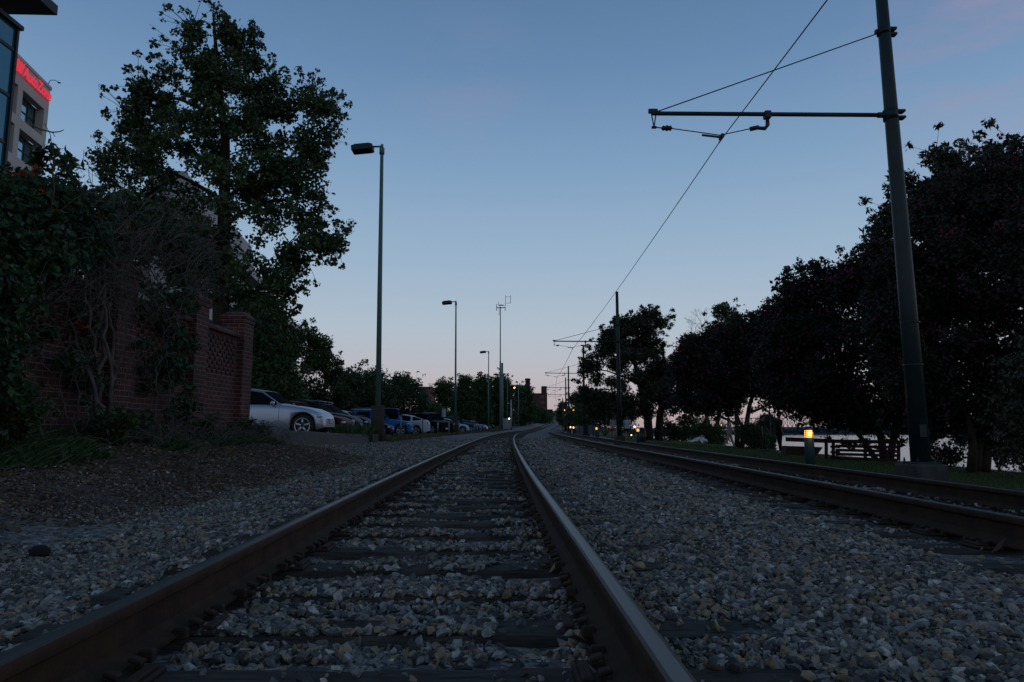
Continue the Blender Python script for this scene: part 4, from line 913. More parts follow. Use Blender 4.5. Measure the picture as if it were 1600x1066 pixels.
def dead_twigs():
    g = random.Random(5); mb = MB(); D = 63; b = P(1105, 560, D)
    root = empty('dead_snag', (b.x, D, -.8), 0, 'leafless grey snag whose fine twigs stand against the sky', 'tree')
    def grow(p, d, L, r, k):
        q = p+d*L; mid = p.lerp(q, .5)+Vector((g.uniform(-.1, .1), g.uniform(-.1, .1), g.uniform(-.1, .1)))*L; mb.tube([p, mid, q], [r, r*.8, r*.6], 5, cap=False)
        if k == 0: return
        for _ in range(3 if k > 1 else 3):
            dd = (d+Vector((g.uniform(-.8, .8), g.uniform(-.5, .5), g.uniform(-.3, .5)))).normalized(); grow(q, dd, L*g.uniform(.6, .85), r*.6, k-1)
    base = P(1104, 688, D); base.z = -.8; mb.tube([base, P(1104, 600, D), P(1102, 560, D)], [.14, .11, .07], 8)
    for px, py in ((1080, 545), (1102, 530), (1125, 545), (1165, 535)):
        q = P(px, py, D); mb.tube([P(1102, 575, D), q], [.09, .05], 6); grow(q, Vector((g.uniform(-.3, .3), 0, 1)).normalized(), .95, .035, 4)
    mb.v = [(x-root.location.x, y-root.location.y, z-root.location.z) for x, y, z in mb.v]; mb.build('trunk', M['twig'], root)
dead_twigs()
def crape(label, poly, D, base, stems, n, r, thick, per, leaf, seed, basez, fl, nl=50):
    b = Vector((P(base[0], base[1], D).x, D, basez)); tr = []
    for k, (a, c, e, rr) in enumerate(stems):
        p0 = P(a[0], a[1], D); p0.z = basez; dy = (k % 3-1)*.5
        p0.y += dy*.3; p1 = P(c[0], c[1], D); p1.y += dy; p2 = P(e[0], e[1], D); p2.y += dy*1.8
        tr.append(([p0, p0.lerp(p1, .5)+Vector((.03, 0, 0)), p1, p1.lerp(p2, .5), p2], [rr*1.2, rr, rr*.85, rr*.6, rr*.3]))
    return tree('crape_myrtle', label, 'tree', poly, D, base, n, r, thick, per, leaf, 'leaf_crape', seed, group='crape myrtles on the lawn', trunks=tr, nl=nl, basez=basez, barkm='crapebark', flower=(fl[0], fl[1], 'flower_crape'), aspect=.6)
crape('farthest crape myrtle, its reddish crown over the walking person in beige',
      [(1048, 560), (1060, 530), (1085, 525), (1120, 515), (1160, 505), (1190, 488), (1225, 470), (1262, 500), (1290, 560), (1285, 620), (1240, 632), (1180, 625), (1130, 640), (1080, 655), (1052, 640)],
      40, (1165, 700), [((1150, 698), (1146, 640), (1120, 580), .13), ((1158, 698), (1172, 630), (1195, 570), .14), ((1176, 700), (1158, 655), (1148, 600), .10)], 230, .72, 4.2, 370, .15, 61, -.72, (260, .11))
crape('middle crape myrtle leaning over the lit bollard, left of the nearest trolley pole',
      [(1180, 545), (1205, 505), (1225, 470), (1226, 440), (1262, 420), (1300, 425), (1340, 405), (1372, 375), (1420, 395), (1460, 450), (1470, 560), (1450, 655), (1400, 676), (1350, 684), (1300, 676), (1262, 660), (1200, 620)],
      26, (1385, 715), [((1378, 716), (1360, 660), (1300, 560), .13), ((1390, 716), (1400, 650), (1410, 540), .12), ((1372, 716), (1345, 670), (1260, 590), .09)], 330, .60, 3.6, 350, .125, 62, -.72, (330, .075), 60)
crape('nearest crape myrtle at the right edge with dusky pink flower heads',
      [(1362, 470), (1372, 420), (1400, 350), (1440, 300), (1490, 285), (1540, 262), (1600, 235), (1700, 220), (1760, 300), (1760, 560), (1700, 690), (1600, 704), (1545, 694), (1500, 682), (1440, 670), (1380, 600)],
      18, (1530, 732), [((1512, 735), (1498, 670), (1450, 560), .10), ((1525, 735), (1530, 660), (1520, 540), .10), ((1545, 737), (1565, 660), (1600, 540), .11), ((1600, 737), (1640, 660), (1680, 540), .12)], 500, .50, 3.0, 400, .10, 63, -.62, (560, .055), 80)
tree('magnolia_tree', 'tall magnolia with starry leaf tufts rising behind the nearest crape myrtle', 'tree',
     [(1360, 330), (1378, 300), (1395, 282), (1410, 262), (1408, 226), (1430, 218), (1460, 222), (1480, 212), (1508, 232), (1500, 262), (1520, 255), (1524, 228), (1524, 204), (1545, 205), (1560, 218), (1600, 218), (1650, 210), (1720, 260), (1720, 420), (1600, 500), (1450, 500), (1340, 470), (1345, 400), (1362, 380)],
     26, (1560, 720), 230, .60, 3.2, 230, .22, 'leaf_mag', 64, trunk_r=.3, nl=60, basez=-.8, aspect=.38, edge_bias=.3)
tree('dark_evergreen', 'near-black evergreen standing at the extreme right edge', 'tree',
     [(1585, 560), (1640, 500), (1760, 480), (1800, 700), (1660, 742), (1600, 738), (1576, 700), (1570, 620)], 13.5, (1640, 745), 70, .45, 1.4, 300, .075, 'leaf_mag', 65, nl=30, basez=-.5)
# small shrubs on the lawn edge seen against the water
def shrub(label, px, py, D, w, h, seed, lm='leaf_crape', n=14, leaf=.09, per=160):
    b = P(px, py, D); b.z = float(gz(b.x, D)); zc = P(px, py, D).z
    root = empty('shrub', b, 0, label, 'shrub', 'shrubs by the lawn'); g = random.Random(seed); cl = []
    for _ in range(n):
        a = g.uniform(0, 6.28); rr = w*.5*math.sqrt(g.random()); z = b.z+h*g.uniform(.2, .85); cl.append((Vector((b.x+math.cos(a)*rr, D+math.sin(a)*rr*.8, z)), h*.28))
    mb = MB()
    for c, r in cl: mb.tube(limb_path(b+Vector((g.uniform(-.05, .05), g.uniform(-.05, .05), 0)), c, g), [.014]*3+[.010]*2+[.006]*2, 5, cap=False)
    mb.v = [(x-b.x, y-b.y, z-b.z) for x, y, z in mb.v]; mb.build('stems', M['bark'], root)
    pts = leaves_from(cl, per, leaf, seed, .9, .1, h*.28); v, f = leaf_verts(pts, leaf, .5, 0, np.random.default_rng(seed)); v -= np.array(b); npmesh('leaves', v, f, M[lm], root, np.random.default_rng(seed).random(len(pts)))
shrub('dark oval shrub just right of the nearest trolley pole block', 1478, 715, 20, .95, .95, 71, 'leaf_mag', 14, .09, 120)
shrub('dark shrub tangled at the foot of the nearest crape myrtle', 1560, 722, 21, 1.6, 1.6, 72, 'leaf_mag', 12, .09, 80)
shrub('leafy green shrub at the foot of the farthest crape myrtle', 1178, 698, 38.5, 1.3, 1.5, 73, 'leaf_weed', 22, .12, 240)
shrub('green shrub behind the person dressed in black', 1195, 698, 46, 1.2, 1.2, 74, 'leaf_weed', 22, .13, 220)
shrub('low green bushes left of the walking person', 1075, 690, 70, 5.5, 2.8, 75, 'leaf_weed', 26, .2, 260)
shrub('dim green bush behind the teal railing', 945, 672, 85, 7, 5.0, 76, 'leaf_far', 34, .26, 260)
shrub('bushy green growth in front of the river at the bridge\'s left end', 1108, 690, 62, 3.0, 2.2, 77, 'leaf_weed', 20, .18, 220)
tree('riverbank_tree', 'dark rounded tree below the truss bridge, between the standing people', 'tree', [(1180, 672), (1184, 656), (1194, 648), (1206, 650), (1214, 660), (1216, 690), (1180, 692)], 75, (1203, 700), 30, .7, 1.8, 220, .22, 'leaf_far', 78, nl=10, basez=-8.0)

# ------------------------------------------------------------------ vines over the brick wall
def vines():
    root = empty('trumpet_vine', (WX-.3, 9.5, .3), 0, 'tangled trumpet vine with dry grey stems and orange flowers heaped over the brick wall', 'vine'); o0 = np.array(root.location)
    g = random.Random(9); gn = np.random.default_rng(9); cl = []
    # mass on top of the wall and hanging over the track side; (photo x, photo y, distance, radius)
    def heap(poly, D0, D1, n, r, seed):
        gg = random.Random(seed); out = []; xs = [p[0] for p in poly]; ys = [p[1] for p in poly]
        while len(out) < n:
            x, y = gg.uniform(min(xs), max(xs)), gg.uniform(min(ys), max(ys))
            if not inpoly(x, y, poly): continue
            k = (x-xs[0])/(max(xs)-min(xs)+1e-9); D = 5.35*F/(800-x)*gg.uniform(D0, D1); out.append((P(x, y, D), r*gg.uniform(.6, 1.2)))
        return out
    cl += heap([(-160, 235), (0, 282), (30, 294), (60, 292), (95, 296), (150, 322), (165, 380), (80, 420), (0, 430), (-160, 400)], .90, 1.12, 190, .30, 1)
    cl += heap([(150, 312), (200, 325), (255, 345), (300, 365), (330, 400), (318, 440), (250, 420), (160, 400)], 1.02, 1.15, 60, .30, 2)
    cl += heap([(-160, 400), (0, 400), (34, 420), (22, 560), (8, 720), (-160, 760)], .86, .95, 80, .26, 3)      # hedge-like drape at the left edge
    cl += heap([(215, 430), (300, 440), (300, 660), (245, 690), (205, 690), (225, 560)], .955, 1.0, 44, .17, 4)           # ivy between the piers
    cl += heap([(120, 560), (175, 600), (165, 700), (110, 700)], .93, 1.0, 12, .15, 5)
    cl += heap([(60, 420), (160, 420), (150, 560), (110, 600), (60, 470)], .96, 1.0, 12, .15, 6)
    # part 1: leaves
    pts = leaves_from(cl, 260, .07, 10, .9, .15, .28); v, f = leaf_verts(pts, .075, .6, 0, gn); v -= o0; npmesh('leaves', v, f, M['leaf_vine'], root, gn.random(len(pts)))
    # part 2: large-leaved sprig standing up against the sky
    sp = MB(); lp = []
    for (a, b_) in (((52, 262), (78, 228)), ((70, 262), (92, 236)), ((80, 268), (112, 246)), ((90, 275), (125, 262)), ((60, 265), (60, 238)), ((85, 280), (118, 278))):
        p0, p1 = P(*a, 7.9), P(*b_, 7.7); path = limb_path(p0, p1, g, .3, 6); sp.tube(path, [.009]*4+[.006]*3, 5)
        for q in path[1:]:
            for _ in range(5): lp.append(q+Vector((g.uniform(-.05, .05), g.uniform(-.06, .06), g.uniform(-.05, .05))))
    lp = np.array([tuple(q) for q in lp]); v, f = leaf_verts(lp, .105, .5, 0, gn); v -= o0; npmesh('sprig_leaves', v, f, M['leaf_vine'], root, gn.random(len(lp)))
    # bare twig reaching into the sky
    sp.tube([P(40, 190, 8), P(62, 202, 8), P(82, 207, 8), P(93, 206, 8), P(100, 203, 8)], [.012, .010, .009, .007, .004], 5); sp.tube([P(82, 207, 8), P(86, 214, 8)], [.006, .003], 4)
    # dry stems: fan of thin woody runners
    for i in range(560):
        x = g.uniform(60, 330); y = g.uniform(345, 470); D = 5.35*F/(800-x)*g.uniform(.93, .99); p = P(x, y, D); L = g.uniform(.3, 1.1); a = g.uniform(-.9, 1.2)
        d = Vector((g.uniform(-.1, .35), math.cos(a)*g.choice((-1, 1)), -math.sin(a)*.9+.2)); q = p+d*L; q.x = min(q.x+.1, p.x+.35); r = g.uniform(.0035, .0075)
        path = limb_path(p, q, g, .35, 7); sp.tube(path, [r*(1-.6*k/7) for k in range(8)], 4, cap=False)
    for x0, y0, x1, y1, r in ((165, 400, 150, 690, .035), (150, 430, 165, 690, .026), (170, 470, 158, 700, .03), (125, 400, 150, 560, .02), (110, 500, 160, 640, .028), (282, 470, 268, 700, .012), (110, 520, 108, 700, .009), (98, 560, 125, 690, .009), (180, 420, 172, 640, .008), (240, 560, 235, 690, .008), (55, 470, 75, 700, .01), (215, 430, 190, 580, .008), (160, 380, 215, 500, .010)):
        D = 5.35*F/(800-(x0+x1)/2)*.965; a, b_ = P(x0, y0, D), P(x1, y1, D*.99); path = limb_path(a, b_, g, 0, 12)
        path = [q+Vector((0, g.uniform(-.03, .03), 0)) for q in path]; sp.tube(path, [r*(.6+.4*k/12) for k in range(13)], 6, cap=False)
    for _ in range(150):   # long arching twigs
        x = g.uniform(0, 300); y = g.uniform(380, 620); D = 5.35*F/(800-x)*g.uniform(.90, .96); p = P(x, y, D); q = p+Vector((g.uniform(-.1, .2), g.uniform(-.8, .8), g.uniform(-.7, .3))); sp.tube(limb_path(p, q, g, .5, 8), [.004]*5+[.0025]*4, 4, cap=False)
    sp.v = [(x-o0[0], y-o0[1], z-o0[2]) for x, y, z in sp.v]; sp.build('dry_stems', M['twig'], root)
    fl = MB()
    for x, y in ((88, 340), (95, 345), (78, 335), (140, 335), (150, 350), (160, 368), (165, 372), (122, 508), (128, 512), (52, 268), (135, 362), (100, 352), (35, 275), (155, 340), (60, 300), (110, 330)):
        D = 5.35*F/(800-x)*.955
        for _ in range(4):
            p = P(x+g.uniform(-6, 6), y+g.uniform(-5, 5), D*g.uniform(.97, 1)); d = Vector((g.uniform(-.2, 1), g.uniform(-1, .3), g.uniform(-.3, .8))).normalized()
            fl.tube([p, p+d*.045, p+d*.062], [.005, .010, .022], 6, cap=False)
    fl.v = [(x-o0[0], y-o0[1], z-o0[2]) for x, y, z in fl.v]; fl.build('flowers', mat('orange trumpet flowers', (.35, .045, .012), .7), root)
vines()

# weeds, grass, litter ---------------------------------------------------------
def blades(name, label, cat, pos, h, w, lm, seed, lean=.35):
    g = np.random.default_rng(seed); n = len(pos); a = g.uniform(0, 6.28, n); hh = h*g.uniform(.5, 1.4, n); ww = w*g.uniform(.6, 1.3, n)
    dx, dy = np.cos(a)*ww, np.sin(a)*ww; lx = g.normal(0, lean, n)*hh; ly = g.normal(0, lean, n)*hh
    v = np.stack([pos+np.stack([-dx, -dy, 0*dx], 1), pos+np.stack([dx, dy, 0*dx], 1), pos+np.stack([dx*.6+lx*.4, dy*.6+ly*.4, hh*.6], 1), pos+np.stack([lx, ly, hh], 1)], 1).reshape(-1, 3)
    o = npmesh(name, v, np.arange(4*n).reshape(-1, 4), M[lm], None, g.random(n)); tag(o, label, cat, None, 'stuff'); return o
def scat(n, xf, y0, y1, bias=1.0):
    y = y0+(y1-y0)*rng.random(n)**bias; a, b = xf(y); x = a+(b-a)*rng.random(n); return np.stack([x, y, gz(x, y)-.01], 1)
blades('lawn_grass', 'short dark green lawn grass beyond the right track', 'grass', scat(70000, lambda y: (c2(y)+1.55, c2(y)+12+0*y), 5, 48, 1.6), .055, .006, 'grass', 81)
def thin(p, s, seed, thr): k = tnoise(p[:, 0], p[:, 1], s, seed) > thr; return p[k]
blades('wall_weeds', 'green weeds growing along the foot of the brick wall', 'weeds', thin(scat(26000, lambda y: (WX-.05+0*y, WX+1.25-.04*y), 4.0, 13.8), 1.3, 31, -.08), .085, .008, 'leaf_weed', 82, .9)
blades('lot_edge_grass', 'dry grass and weeds along the car park edge between the lamp bases', 'grass', np.concatenate([thin(scat(20000, lambda y: (c1(y)-5.2, c1(y)-4.2), 28, 118), .8, 33, -.15), scat(1500, lambda y: (-5.75+0*y, -5.45+0*y), 22.5, 27)]), .16, .02, 'dry_grass', 83)
blades('tall_weeds', 'tall weeds left of the nearest lamp base', 'weeds', scat(2600, lambda y: (-6.2+0*y, -5.5+0*y), 23.5, 27.6), .42, .012, 'leaf_weed', 84, .3)
def weeds_clumps():
    g = random.Random(12); gn = np.random.default_rng(12)
    for i, (x, y, r, lab) in enumerate([(-4.75, 6.6, .42, 'leafy weed clump at the left edge below the vine curtain'), (-4.75, 8.2, .38, 'leafy weed clump under the thick grey vine stem'), (-4.95, 10.9, .30, 'leafy weed clump beside the second brick pier'), (-5.0, 12.7, .30, 'leafy weed clump under the last honeycomb panel'), (-5.05, 13.9, .28, 'bright weed clump at the foot of the end pier')]):
        z = float(gz(x, y)); root = empty('weed_clump', (x, y, z), 0, lab, 'weeds', 'weeds along the brick wall'); mb = MB(); lp = []
        for _ in range(34):
            a = g.uniform(0, 6.28); L = r*g.uniform(.7, 1.5); d = Vector((math.cos(a)*.6, math.sin(a)*.6, g.uniform(.5, 1.1))).normalized(); pth = limb_path((0, 0, 0), d*L, g, .3, 5); mb.tube(pth, [.004]*3+[.003]*3, 4, cap=False)
            for q in pth[1:]:
                for _ in range(6): lp.append(tuple(q+Vector((g.gauss(0, .03), g.gauss(0, .03), g.gauss(0, .03)))))
        mb.build('stems', M['bark'], root); lp = np.array(lp); v, f = leaf_verts(lp, .055, .5, .3, gn); npmesh('leaves', v, f, M['leaf_weed'], root, gn.random(len(lp)))
weeds_clumps()
def litter():
    p1 = thin(scat(22000, lambda y: (WX+.05+0*y, c1(y)-2.6), 3.2, 17), 1.6, 41, -.5); p1[:, 2] += .018
    p2 = scat(900, lambda y: (c2(y)-1.1, c2(y)+1.5), 4, 16); s = np.abs(np.abs(p2[:, 0]-c2(p2[:, 1]))-.7525); p2 = p2[s > .1]; p2[:, 2] += .035
    p = np.concatenate([p1, p2]); g = np.random.default_rng(43); v, f = leaf_verts(p, .05, .45, .75, g); v[:, 2] = np.maximum(v[:, 2], np.repeat(p[:, 2], 4)-.012)
    tag(npmesh('leaf_litter', v, f, M['litter'], None, g.random(len(p))), 'dead brown leaves and bark chips on the dirt and ballast', 'leaf litter', None, 'stuff')
    mb = MB(); gg = random.Random(44)
    for _ in range(900):
        y = gg.uniform(4, 15); x = gg.uniform(WX+.1, float(c1(y))-2.9); z = float(gz(x, y))+.02; a = gg.uniform(0, 6.28); L = gg.uniform(.08, .5); d = Vector((math.cos(a), math.sin(a), gg.uniform(-.02, .18)))
        mb.tube(limb_path((x, y, z), Vector((x, y, z))+d*L, gg, .2, 4), gg.uniform(.0015, .004), 4, cap=False)
    for _ in range(260):
        y = gg.uniform(8.5, 13.8); x = WX+gg.uniform(.1, .9); z = float(gz(x, y))+gg.uniform(0, .15); a = gg.uniform(0, 6.28); L = gg.uniform(.2, .8); mb.tube(limb_path((x, y, z), (x+math.cos(a)*L*.5, y+math.sin(a)*L, z+gg.uniform(-.05, .2)), gg, .5, 5), .004, 4, cap=False)
    tag(mb.build('fallen_twigs', M['twig']), 'dry fallen twigs scattered over the dirt below the brick wall', 'twigs', None, 'stuff')
litter()

# ------------------------------------------------------------------ lawn things
AMB = mat('amber lamp', (.8, .5, .2), .4, 0, .5, None, None, (1, .50, .12), 2.5); AMBF = mat('far amber lamp', (.8, .5, .2), .4, 0, .5, None, None, (1, .42, .10), 2.0); WHT = mat('warm white lamp', (.8, .7, .5), .4, 0, .5, None, None, (1, .66, .36), 3.5)
TEAL = mat('teal painted metal', (.012, .045, .052), .6, 0, .4, (4, .5, (.008, .028, .034)))
def bollard(px, D, label, s=1.0, em=None, power=0):
    x = P(px, 667, D).x; z = float(gz(x, D)); root = empty('bollard_light', (x, D, z), 0, label, 'bollard light', 'lit bollards along the path'); r = .11*s
    MB().lathe([(r, -.05), (r, .66), (r*.9, .67)], (0, 0, 0), 20).build('post', TEAL, root)
    MB().lathe([(r*.80, .672), (r*.86, .70), (r*.86, .79), (r*.80, .818)], (0, 0, 0), 16).build('lamp', em or AMB, root)
    gl = bpy.data.materials.get('bollard glass') or mat('bollard glass', (1, .8, .5), .15); b = gl.node_tree.nodes['Principled BSDF']; b.inputs['Transmission Weight'].default_value = 1; b.inputs['IOR'].default_value = 1.1
    lv = MB()
    for k in range(3): lv.lathe([(r*.96, .70+k*.04), (r*.99, .706+k*.04), (r*.96, .712+k*.04)], (0, 0, 0), 20)
    for k in range(4): a = k*math.pi/2+.5; lv.tube([(math.cos(a)*r*.93, math.sin(a)*r*.93, .67), (math.cos(a)*r*.93, math.sin(a)*r*.93, .83)], .006, 6)
    lv.build('louvre', TEAL, root)
    MB().lathe([(r, .82), (r*1.02, .84), (r*.95, .88), (r*.5, .895), (.001, .90)], (0, 0, 0), 20).build('cap', TEAL, root)
    if power:
        pl = bpy.data.lights.new('lamp_light', 'POINT'); pl.energy = power; pl.color = (1, .55, .2); pl.shadow_soft_size = .06; lo = bpy.data.objects.new('lamp_light', pl); COL.objects.link(lo); lo.parent = root; lo.location = (0, -r-.02, .76)
EMN = mat('near amber lamp', (1, .7, .3), .4, 0, .5, None, None, (1, .42, .09), 1.9)
bollard(1263, 14.0, 'nearest lit bollard glowing amber beside the right track', .86, EMN, 1.6)
bollard(996.5, 38.0, 'second lit bollard, right of the second trolley wire pole', .85, AMBF)
bollard(932, 49.0, 'third lit bollard before the teal railing', .85, AMBF)
bollard(896, 68.0, 'right one of two far lit bollards below the globe lamps', .8, WHT)
bollard(891.3, 70.0, 'left one of two far lit bollards below the globe lamps', .8, WHT)
def globe_lamp(px, py, D, label, r=.2, em=None, h=None):
    p = P(px, py, D); z = float(gz(p.x, D)); root = empty('globe_lamp', (p.x, D, z), 0, label, 'street lamp', 'globe lamps in the park'); hh = p.z-z
    MB().tube([(0, 0, -.05), (0, 0, hh-r*.9)], [.07, .05], 8).build('pole', M['iron'], root); MB().lathe([(r*.5, hh-r), (r*.6, hh-r*.8)], (0, 0, 0), 12).build('collar', M['iron'], root); MB().sphere((0, 0, hh), r, 14).build('globe', em or AMBF, root)
globe_lamp(882.3, 641, 98, 'globe lamp left of the fourth trolley wire pole', .10)
globe_lamp(883, 648.5, 112, 'lower globe lamp just under the left one by the fourth pole', .10)
globe_lamp(896, 641, 88, 'globe lamp right of the fourth trolley wire pole', .10)
globe_lamp(1202, 633, 60, 'globe lamp glimpsed through leaves above the person in black', .11)
globe_lamp(1128, 663.5, 90, 'small white globe lamp left of the walking person', .14, WHT)
globe_lamp(1117, 669.5, 95, 'low amber globe lamp beyond the bushes', .14)
globe_lamp(1044, 664, 85, 'small white globe lamp right of the magnolia trunks', .11, WHT)
globe_lamp(1152, 669, 90, 'tiny globe lamp between the crape myrtle stems', .12, WHT)
globe_lamp(991.5, 667, 80, 'small reddish white lamp beyond the second bollard', .11, mat('pinkish lamp', (1, .6, .5), .4, 0, .5, None, None, (1, .5, .35), 4))
globe_lamp(986.5, 680, 62, 'tiny low white light on the grass beyond the walkers', .06, WHT)
globe_lamp(697, 646, 125, 'small amber lamp in the bush behind the black SUV', .16)
def railing():
    y0, y1 = 58, 68; x0, x1 = P(935, 667, 58).x, P(899, 667, 68).x; root = empty('teal_railing', (x0, y0, float(gz(x0, y0))), 0, 'teal metal railing with solid panels between the third pole and third bollard', 'railing')
    n = 5
    for i in range(n+1):
        t = i/n; x, y = x0+(x1-x0)*t, y0+(y1-y0)*t; z = float(gz(x, y)); MB().box((x-x0, y-y0, z-root.location.z+.55), (.12, .12, 1.15), 0, 0, None, .01).build('post', TEAL, root)
        if i < n and i != 2:
            xa, ya = x0+(x1-x0)*(t+1/n), y0+(y1-y0)*(t+1/n); a = math.atan2(ya-y, xa-x); L = math.hypot(xa-x, ya-y)-.14; MB().box(((x+xa)/2-x0, (y+ya)/2-y0, .62), (L, .05, .78), a, 0, None, .01).build('panel', TEAL, root)
    b = P(917, 667, 69); r2 = empty('litter_bin', (b.x, 69, float(gz(b.x, 69))), 0, 'dark square bin at the foot of the third trolley wire pole', 'bin'); MB().box((0, 0, .48), (.6, .6, .95), 0, 0, None, .05).build('body', M['iron'], r2); MB().box((0, 0, 1.0), (.66, .66, .08), 0, 0, None, .03).build('lid', M['iron'], r2)
railing()
def path():
    mb = MB(); ys = np.arange(36, 130, 2.); vs = []
    for y in ys:
        a = float(c2(y))+2.0; b = a+2.3
        vs += [(a, y, float(gz(a, y))+.012), (b, y, float(gz(b, y))+.012)]
    mb.add(vs, [(2*i, 2*i+1, 2*i+3, 2*i+2) for i in range(len(ys)-1)]); tag(mb.build('footpath', mat('pale path', (.20, .18, .16), .9, 0, .3, (1.5, .6, (.13, .12, .11)))), kind='structure')
path()
def timber_fence():
    D = 25; m = mat('dark red timber', (.045, .013, .013), .8, 0, .3, (5, .7, (.025, .008, .008))); b = P(1290, 700, D); z = float(gz(b.x, D)); root = empty('timber_fence', (b.x, D, z), 0, 'dark red timber rail and slatted barrier at the top of the riverbank', 'fence')
    def Q(px, py): p = P(px, py, D); return (p.x-b.x, 0, p.z-z)
    def bar(a, c, w, nm):
        pa, pc = Vector(Q(*a)), Vector(Q(*c)); L = (pc-pa).length; ang = math.atan2(pc.z-pa.z, pc.x-pa.x); MB().box((pa+pc)/2, (L, .08, w), 0, 0, Matrix.Rotation(-ang, 3, 'Y'), .008).build(nm, m, root)
    bar((1228, 686.5), (1302, 689.5), .15, 'top_rail'); bar((1302, 689.5), (1410, 691), .13, 'top_rail')
    for px in (1291, 1302, 1352, 1404): bar((px, 691), (px, 720), .10, 'post')
    for k in range(5): bar((1306, 697+k*6.3), (1402, 699+k*6.6), .10, 'slat')
    for k in range(3): bar((1298, 698+k*8.5), (1312, 699+k*8.5), .08, 'slat')
    w = empty('bank_wall', (P(1262, 700, 29).x, 29, -.9), 0, 'low brown stone edging wall left of the timber fence', 'wall'); mb = MB(); c = w.location
    pts = [P(1228, 697, 29), P(1286, 699, 29), P(1276, 712, 29), P(1228, 712, 29)]; vs = [p-c for p in pts]+[p-c+Vector((0, .5, 0)) for p in pts]; mb.add(vs, [(0, 3, 2, 1), (4, 5, 6, 7), (0, 1, 5, 4), (1, 2, 6, 5), (2, 3, 7, 6), (3, 0, 4, 7)]); mb.build('edging', mat('brown stone', (.08, .055, .045), .9, 0, .2, (4, .7, (.04, .03, .025))), w)
timber_fence()

# ------------------------------------------------------------------ people
SKIN = mat('skin', (.22, .12, .08), .6); 
def cloth(n, c): return mat(n, c, .9, 0, .2, (30, .4, tuple(v*.7 for v in c)))
def skinmesh(name, verts, edges, rads, m, parent, root_i=0, sub=1):
    me = bpy.data.meshes.new(name); me.from_pydata([tuple(v) for v in verts], edges, []); me.materials.append(m); o = bpy.data.objects.new(name, me); COL.objects.link(o)
    if parent is not None: o.parent = parent
    md = o.modifiers.new('skin', 'SKIN'); md.use_smooth_shade = True
    sv = me.skin_vertices[0].data if me.skin_vertices else None
    if sv is None: return o
    for i, r in enumerate(rads): sv[i].radius = (r, r) if not hasattr(r, '__len__') else r; sv[i].use_root = (i == root_i)
    s = o.modifiers.new('sub', 'SUBSURF'); s.levels = sub; s.render_levels = sub
    return o
def ensure_skin(me):
    if not me.skin_vertices: bm = bmesh.new(); bm.from_mesh(me); bm.verts.layers.skin.verify(); bm.to_mesh(me); bm.free()
_old = skinmesh
def skinmesh(name, verts, edges, rads, m, parent, root_i=0, sub=1):
    me = bpy.data.meshes.new(name); bm = bmesh.new(); lay = bm.verts.layers.skin.verify(); vs = [bm.verts.new(tuple(v)) for v in verts]
    for i, v in enumerate(vs): r = rads[i]; v[lay].radius = (r, r) if not hasattr(r, '__len__') else r; v[lay].use_root = (i == root_i)
    for a, b in edges: bm.edges.new((vs[a], vs[b]))
    bm.to_mesh(me); bm.free(); me.materials.append(m); o = bpy.data.objects.new(name, me); COL.objects.link(o)
    if parent is not None: o.parent = parent
    md = o.modifiers.new('skin', 'SKIN'); md.use_smooth_shade = True
    s = o.modifiers.new('sub', 'SUBSURF'); s.levels = sub; s.render_levels = sub
    return o
